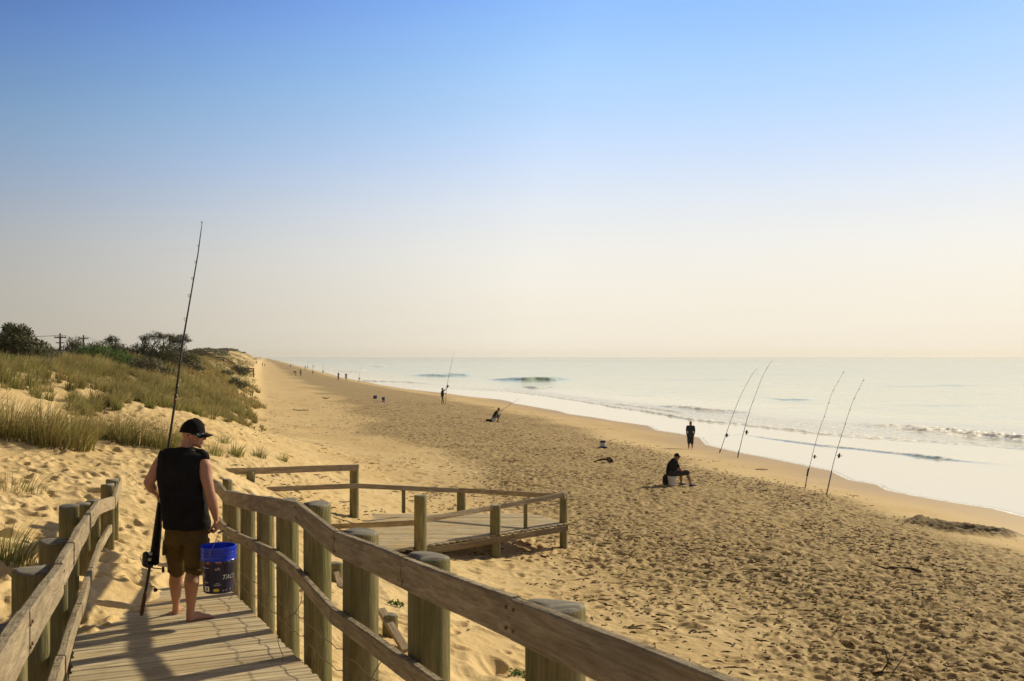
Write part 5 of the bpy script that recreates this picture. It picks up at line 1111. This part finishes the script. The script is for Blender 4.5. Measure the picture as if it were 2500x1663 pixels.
figure('stout man in navy shirt and long shorts standing at the water edge', gc, math.radians(160), dict(kL=(-.09, .02, .5), kR=(.10, .04, .5), aL=(-.10, -.04, .08), aR=(.12, -.02, .08), face=(.3, 1, -.1), elL=(-.24, -.02, 1.13), elR=(.24, -.02, 1.13), wrL=(-.22, .06, .88), wrR=(.22, .06, .88)), C_NAVY, C_NAVY, SK2, None, .75, 1.25, None, 1.3, .013, hair=fabric('short_brown_hair', (.10, .06, .035)))
gd = ground_hit(1207, 1031)
figure('hunched bald man in black shirt sitting on a pail beside the water, rod in hand', gd, math.radians(-90), dict(head=(0, .34, 1.0), neck=(0, .20, .84), chest=(0, .10, .70), belly=(0, .02, .54), pelvis=(0, -.06, .40), shL=(-.19, .15, .80), shR=(.19, .15, .80), elL=(-.22, .30, .58), elR=(.22, .28, .58), wrL=(-.05, .44, .60), wrR=(.05, .42, .58), kL=(-.13, .36, .47), kR=(.13, .36, .46), aL=(-.13, .22, .08), aR=(.13, .26, .08), face=(0, 1, -.5)), C_BLACK, C_GREY, SK2, None, .5, .95, None, 1.0, .014, hair=SK2)
pail('bucket', 'lavender white pail under the hunched angler', 'bucket', (gd.x - .06, gd.y, gd.z), .15, .17, .35, WHITE, WHITE, group='white buckets used as seats')
MB().cap([(-.12, 0, .12), (.12, 0, .12)], [(.12, .13), (.12, .12)], 12).build('bag', C_BLACK, None, Matrix.Translation((gd.x - .42, gd.y, gd.z)), True)
tag(bpy.data.objects['bag.001'], 'round black bag on the sand behind the hunched angler', 'bag')
ge = ground_hit(1080, 987)
figure('angler in dark shirt casting with both arms raised on a tall rod', ge, math.radians(-75), dict(elR=(.26, .22, 1.50), wrR=(.12, .44, 1.72), elL=(-.24, .12, 1.14), wrL=(-.02, .34, 1.18), aL=(-.14, .16, .08), aR=(.14, -.12, .08), kL=(-.13, .12, .5), kR=(.13, -.02, .5), face=(0, 1, .25), head=(0, .0, 1.64)), C_BLACK, C_CHAR, SK2, C_CAP, .9, .62, None, 1.05, .016)
def stand(px, py, rz, lb_, shirt, shorts, J=None, leg=.8, **kw): g = ground_hit(px, py); return figure(lb_, g, math.radians(rz), J or {}, shirt, shorts, SK2, None, .5, leg, None, kw.pop('st', 1.0), .022, **kw)
stand(826, 929, -30, 'man in dark clothes standing at the waterline, left of two', C_CHAR, C_GREY, dict(elL=(-.2, .15, 1.15), wrL=(-.05, .3, 1.2), elR=(.2, .15, 1.15), wrR=(.05, .3, 1.2)), 1.2)
stand(845, 930, 180, 'person in black standing at the waterline, right of two', C_BLACK, C_BLACK, dict(elL=(-.22, .05, 1.2), wrL=(-.1, .2, 1.3)), .8)
stand(734, 918, 10, 'man in pale shirt and grey trousers standing by the bending one', C_WHITE, C_GREY, None, 1.8)
stand(722, 917, 80, 'person bending over gear beside the pale shirted man', C_CHAR, C_BROWN, dict(head=(0, .55, .98), neck=(0, .42, .98), chest=(0, .30, .98), belly=(0, .12, .95), pelvis=(0, -.05, .90), shL=(-.18, .38, .98), shR=(.18, .38, .98), elL=(-.2, .45, .72), elR=(.2, .45, .72), wrL=(-.1, .55, .5), wrR=(.1, .55, .5), face=(0, .6, -.8)), .8)
stand(745, 903, -60, 'dark figure beside the upright rods at the bend of the shore', C_BLACK, C_CHAR, dict(elR=(.2, .2, 1.2), wrR=(.1, .45, 1.25)), 1.5)
stand(767, 898, 60, 'person crouching low over the wet sand near the far rods', C_BLACK, C_BLACK, dict(head=(0, .42, .82), neck=(0, .32, .78), chest=(0, .2, .72), belly=(0, .08, .62), pelvis=(0, -.1, .5), shL=(-.18, .26, .76), shR=(.18, .26, .76), elL=(-.2, .4, .5), elR=(.2, .4, .5), wrL=(-.1, .5, .3), wrR=(.1, .5, .3), kL=(-.15, .25, .45), kR=(.15, .2, .45), aL=(-.15, 0, .08), aR=(.15, 0, .08), face=(0, .7, -.6)), .8)
stand(709, 898, 0, 'lone pale figure standing on the wet sand far down the beach', C_WHITE, C_GREY, None, 1.2)
stand(647, 896, 90, 'person in a blue coat bending at the far gear pile', C_BLUE, C_CHAR, dict(head=(0, .40, 1.30), neck=(0, .28, 1.25), chest=(0, .18, 1.12), shL=(-.18, .22, 1.22), shR=(.18, .22, 1.22)), 1.2)
stand(641, 895, -90, 'darker person beside the blue coat at the far gear pile', C_CHAR, C_CHAR, None, 1.2)
for i, (px, py, nm) in enumerate(((657, 881, 'tiny distant walker near the far waterline, right one'), (652, 881, 'tiny distant walker near the far waterline, left one'), (637, 877, 'tiny distant walker under the far dune, right of two'), (634, 877, 'tiny distant walker under the far dune, left of two'))):
    g = ground_hit(px, py); o = stand(px, py, 40 * i, nm, (C_CHAR, C_BLACK, C_GREY, C_CHAR)[i], C_CHAR, None, .8, group='tiny far walkers')
# beach umbrella far off
g = ground_hit(624, 888); s_ = g.y / F; e_ = empty('beach_umbrella', g, 'small pale blue beach umbrella far down the beach below the dunes', 'umbrella')
mb = MB(); mb.tube([g, g + Vector((0, 0, 2.1))], .03, 6); mb.build('pole', M['chrome'], e_); mb = MB(); n = 8; v = [g + Vector((0, 0, 2.3))] + [g + Vector((1.25 * math.cos(k * math.pi / 4), 1.25 * math.sin(k * math.pi / 4), 1.75)) for k in range(8)]
mb.add(v, [(0, 1 + k, 1 + (k + 1) % 8) for k in range(8)]); um = mb.build('canopy', fabric('umbrella_cloth', (.25, .32, .45)), e_); sm_ = um.modifiers.new('thickness', 'SOLIDIFY'); sm_.thickness = .02
g = ground_hit(626, 888); figure('dark figure sitting in the shade of the far umbrella', g, 0, sit, C_CHAR, C_CHAR, SK2, None, .5, .9, None, 1.0, .03)
g = ground_hit(596, 871) if False else None

# --- rods standing in the sand
def sand_rod(pts_, Y, lb_, reel_i, rad, spike=None, side=1, group='surf rods standing in the sand', guides=True, blk=None):
    W = [P(x, y, Y) for x, y in pts_]; W[0] = W[0] - Vector((0, 0, .15)); e_ = empty('fishing_rod', P(*pts_[0], Y), lb_, 'fishing rod', group); n = len(W); L_ = [0]
    for i in range(1, n): L_.append(L_[-1] + (W[i] - W[i - 1]).length)
    fine = []; rr = []
    for i in range(n - 1):
        for k in range(4):
            t = k / 4; a = W[max(i - 1, 0)]; b, c = W[i], W[i + 1]; d = W[min(i + 2, n - 1)]
            fine.append(.5 * ((2 * b) + (c - a) * t + (2 * a - 5 * b + 4 * c - d) * t * t + (3 * b - a - 3 * c + d) * t ** 3)); rr.append(rad * (1 - .72 * (L_[i] + (L_[i + 1] - L_[i]) * t) / L_[-1]))
    fine.append(W[-1]); rr.append(rad * .27)
    MB().tube(fine, rr, 8).build('blank', M['black'], e_, smooth=True)
    if spike:
        a, b = W[0], P(*spike, Y); MB().tube([a, b], rad * 1.7, 10).build('sand_spike', plastic('grey_tube', (.22, .22, .21), .45), e_, smooth=True)
    if reel_i:
        c = P(*reel_i, Y); s_ = rad / .014; mb = MB(); mb.cap([c + Vector((.01, 0, .05)) * s_, c + Vector((-.01, 0, -.05)) * s_], [.038 * s_] * 2, 12); mb.tube([c, c + Vector((-.09 * side, 0, .02)) * s_], .012 * s_, 6); q = mb.build('reel', M['black'], e_, smooth=True)
        mb = MB(); mb.tube([c + Vector((0, 0, -.03)) * s_, c + Vector((.08 * side, -.04, -.01)) * s_], .008 * s_, 6); mb.ell(c + Vector((.085 * side, -.04, .0)) * s_, (.02 * s_,) * 3, None, 8); mb.build('crank_handle', M['chrome'], q, smooth=True)
    if guides:
        for k in range(int(n * 1.2), len(fine), 3):
            c = fine[k]; MB().ell(c + Vector((.015, 0, 0)), (.018, .008, .022), None, 8).build('line_guide', M['black'], e_, smooth=True)
    if blk: a, b = P(*blk[0], Y), P(*blk[1], Y); MB().cap([a, b], rad * 2.0, 10).build('rod_holder', M['black'], e_, smooth=True)
    return e_
def c6(x, y): return (1400 + x * .4667, 850 + y * .4667)
def c5(x, y): return (550 + x * .297, 820 + y * .297)
Y1, Y2, Y3, Y4 = ground_hit(*c6(762, 548)).y, ground_hit(*c6(857, 573)).y, ground_hit(*c6(1207, 735)).y, ground_hit(*c6(1320, 765)).y
sand_rod([c6(762, 548), c6(800, 445), c6(838, 340), c6(872, 255), (c6(905, 190)), c6(935, 138), c6(962, 106)], Y1, 'leftmost curved rod right of the standing man in navy', c6(803, 457), .020, c6(768, 530))
sand_rod([c6(857, 573), c6(885, 462), c6(915, 350), c6(948, 255), c6(982, 165), c6(1012, 105), c6(1040, 64)], Y2, 'second rod from the left, its tip bent over the horizon', c6(906, 440), .021, c6(866, 535), guides=True)
sand_rod([c6(1207, 735), c6(1245, 580), c6(1283, 440), c6(1320, 335), c6(1350, 240), c6(1385, 175), c6(1416, 118)], Y3, 'third rod from the left with a black holder above its sand spike', c6(1262, 568), .0135, c6(1222, 675), blk=(c6(1221, 668), c6(1229, 630)))
sand_rod([c6(1320, 765), c6(1358, 610), c6(1392, 490), c6(1430, 370), c6(1460, 282), c6(1492, 215), c6(1520, 160)], Y4, 'rightmost and nearest rod standing in the sand beside the water', c6(1390, 563), .0155, c6(1352, 640))
def far_rod(a, b, lb_, rad, bend=3, reel=.25):
    Y = ground_hit(*a).y; m = ((a[0] + b[0]) / 2 - bend * .25, (a[1] + b[1]) / 2); r = (a[0] + (b[0] - a[0]) * reel + 1.2, a[1] + (b[1] - a[1]) * reel); sand_rod([a, m, b], Y, lb_, r, rad, None, 1, 'far rods along the shore', False)
far_rod(c5(1095, 381), c5(1111, 262), 'thin rod standing right of the two waterline figures', .035)
far_rod(c5(797, 318), c5(815, 215), 'far rod at the bend of the shore, right of three', .045); far_rod(c5(716, 320), c5(722, 235), 'far rod at the bend of the shore, middle of three', .045); far_rod(c5(670, 278), c5(688, 203), 'far rod beside the dark figure, left of three', .05)
far_rod(c5(722, 262), c5(722, 210), 'faint shorter rod behind the middle far rod', .05)
ye = ge.y
sand_rod([c5(1811, 556), c5(1818, 440), c5(1835, 345), c5(1858, 235), c5(1884, 130)], ye - .1, 'tall rod in the raised hands of the casting angler', c5(1829, 415), .026, group=None, guides=False)
def c8(x, y): return (1150 + x * .153, 840 + y * .153)
sand_rod([c8(365, 1145), c8(410, 1112), c8(520, 1036), c8(650, 950), c8(795, 850)], gd.y - .15, 'slanting rod held by the hunched angler', c8(428, 1128), .020, group=None, guides=False)
# tubs and buckets on the beach
DB = plastic('dark_blue_plastic', (.015, .03, .17), .35)
g = ground_hit(916, 974); s_ = g.y / F
e_ = empty('storage_tub', g, 'square blue tub on the beach, left of two', 'tub', 'blue tubs on the beach'); mb = MB(); mb.loft([((0, 0, 0), 4.2 * s_, 3 * s_), ((0, 0, 7.2 * s_), 4.7 * s_, 3.4 * s_)], 24, pw=8); mb.build('tub_body', DB, e_, Matrix.Translation(g), auto=40); MB().loft([((0, 0, 7.2 * s_), 5.1 * s_, 3.7 * s_), ((0, 0, 8.2 * s_), 5.1 * s_, 3.7 * s_)], 24, pw=8).build('lid', DB, e_, Matrix.Translation(g), auto=40)
g = ground_hit(936, 981); s_ = g.y / F
pail('bucket', 'upright blue bucket with a pale label, right of the square tub', 'bucket', g, 3.3 * s_, 3.9 * s_, 11 * s_, DB, DB, group='blue tubs on the beach')
bpy.data.objects['bucket.003']; MB().box((0, -3.5 * s_, 2.6 * s_), (1.5 * s_, .3 * s_, 1.4 * s_)).build('paper_label', WHITE, bpy.data.objects['bucket.003'], Matrix.Translation(g))
g = ground_hit(1472, 1094); s_ = g.y / F
pail('bucket', 'white pail with a blue band standing on a dark bag in the open', 'bucket', (g.x, g.y, g.z + .06), 6 * s_, 7 * s_, 15 * s_, WHITE, DB)
MB().cap([(-6 * s_, 0, 2 * s_), (6 * s_, -.05, 2 * s_)], [(.12, 2.6 * s_), (.14, 2.6 * s_)], 12).build('bag', C_BLUE, None, Matrix.Translation((g.x, g.y - 5 * s_, g.z)), True); tag(bpy.data.objects['bag.002'], 'dark blue bag slumped in front of the white pail in the open', 'bag')
# ---------------------------------------------------------------- smoke haze
hz_ = MB(); hz_.box((150, 1150, 7.5), (1100, 1250, 11.5))
hm = bpy.data.materials.new('smoke_haze'); hm.use_nodes = True; hn = hm.node_tree; hn.nodes.remove(hn.nodes['Principled BSDF'])
pv = hn.nodes.new('ShaderNodeVolumePrincipled'); pv.inputs['Color'].default_value = (.96, .90, .78, 1); pv.inputs['Density'].default_value = .00018; pv.inputs['Anisotropy'].default_value = .3
hn.links.new(pv.outputs[0], hn.nodes['Material Output'].inputs['Volume'])
tag(hz_.build('haze', hm, None), 'thin smoky haze over the beach and sea', 'haze', kind='stuff')
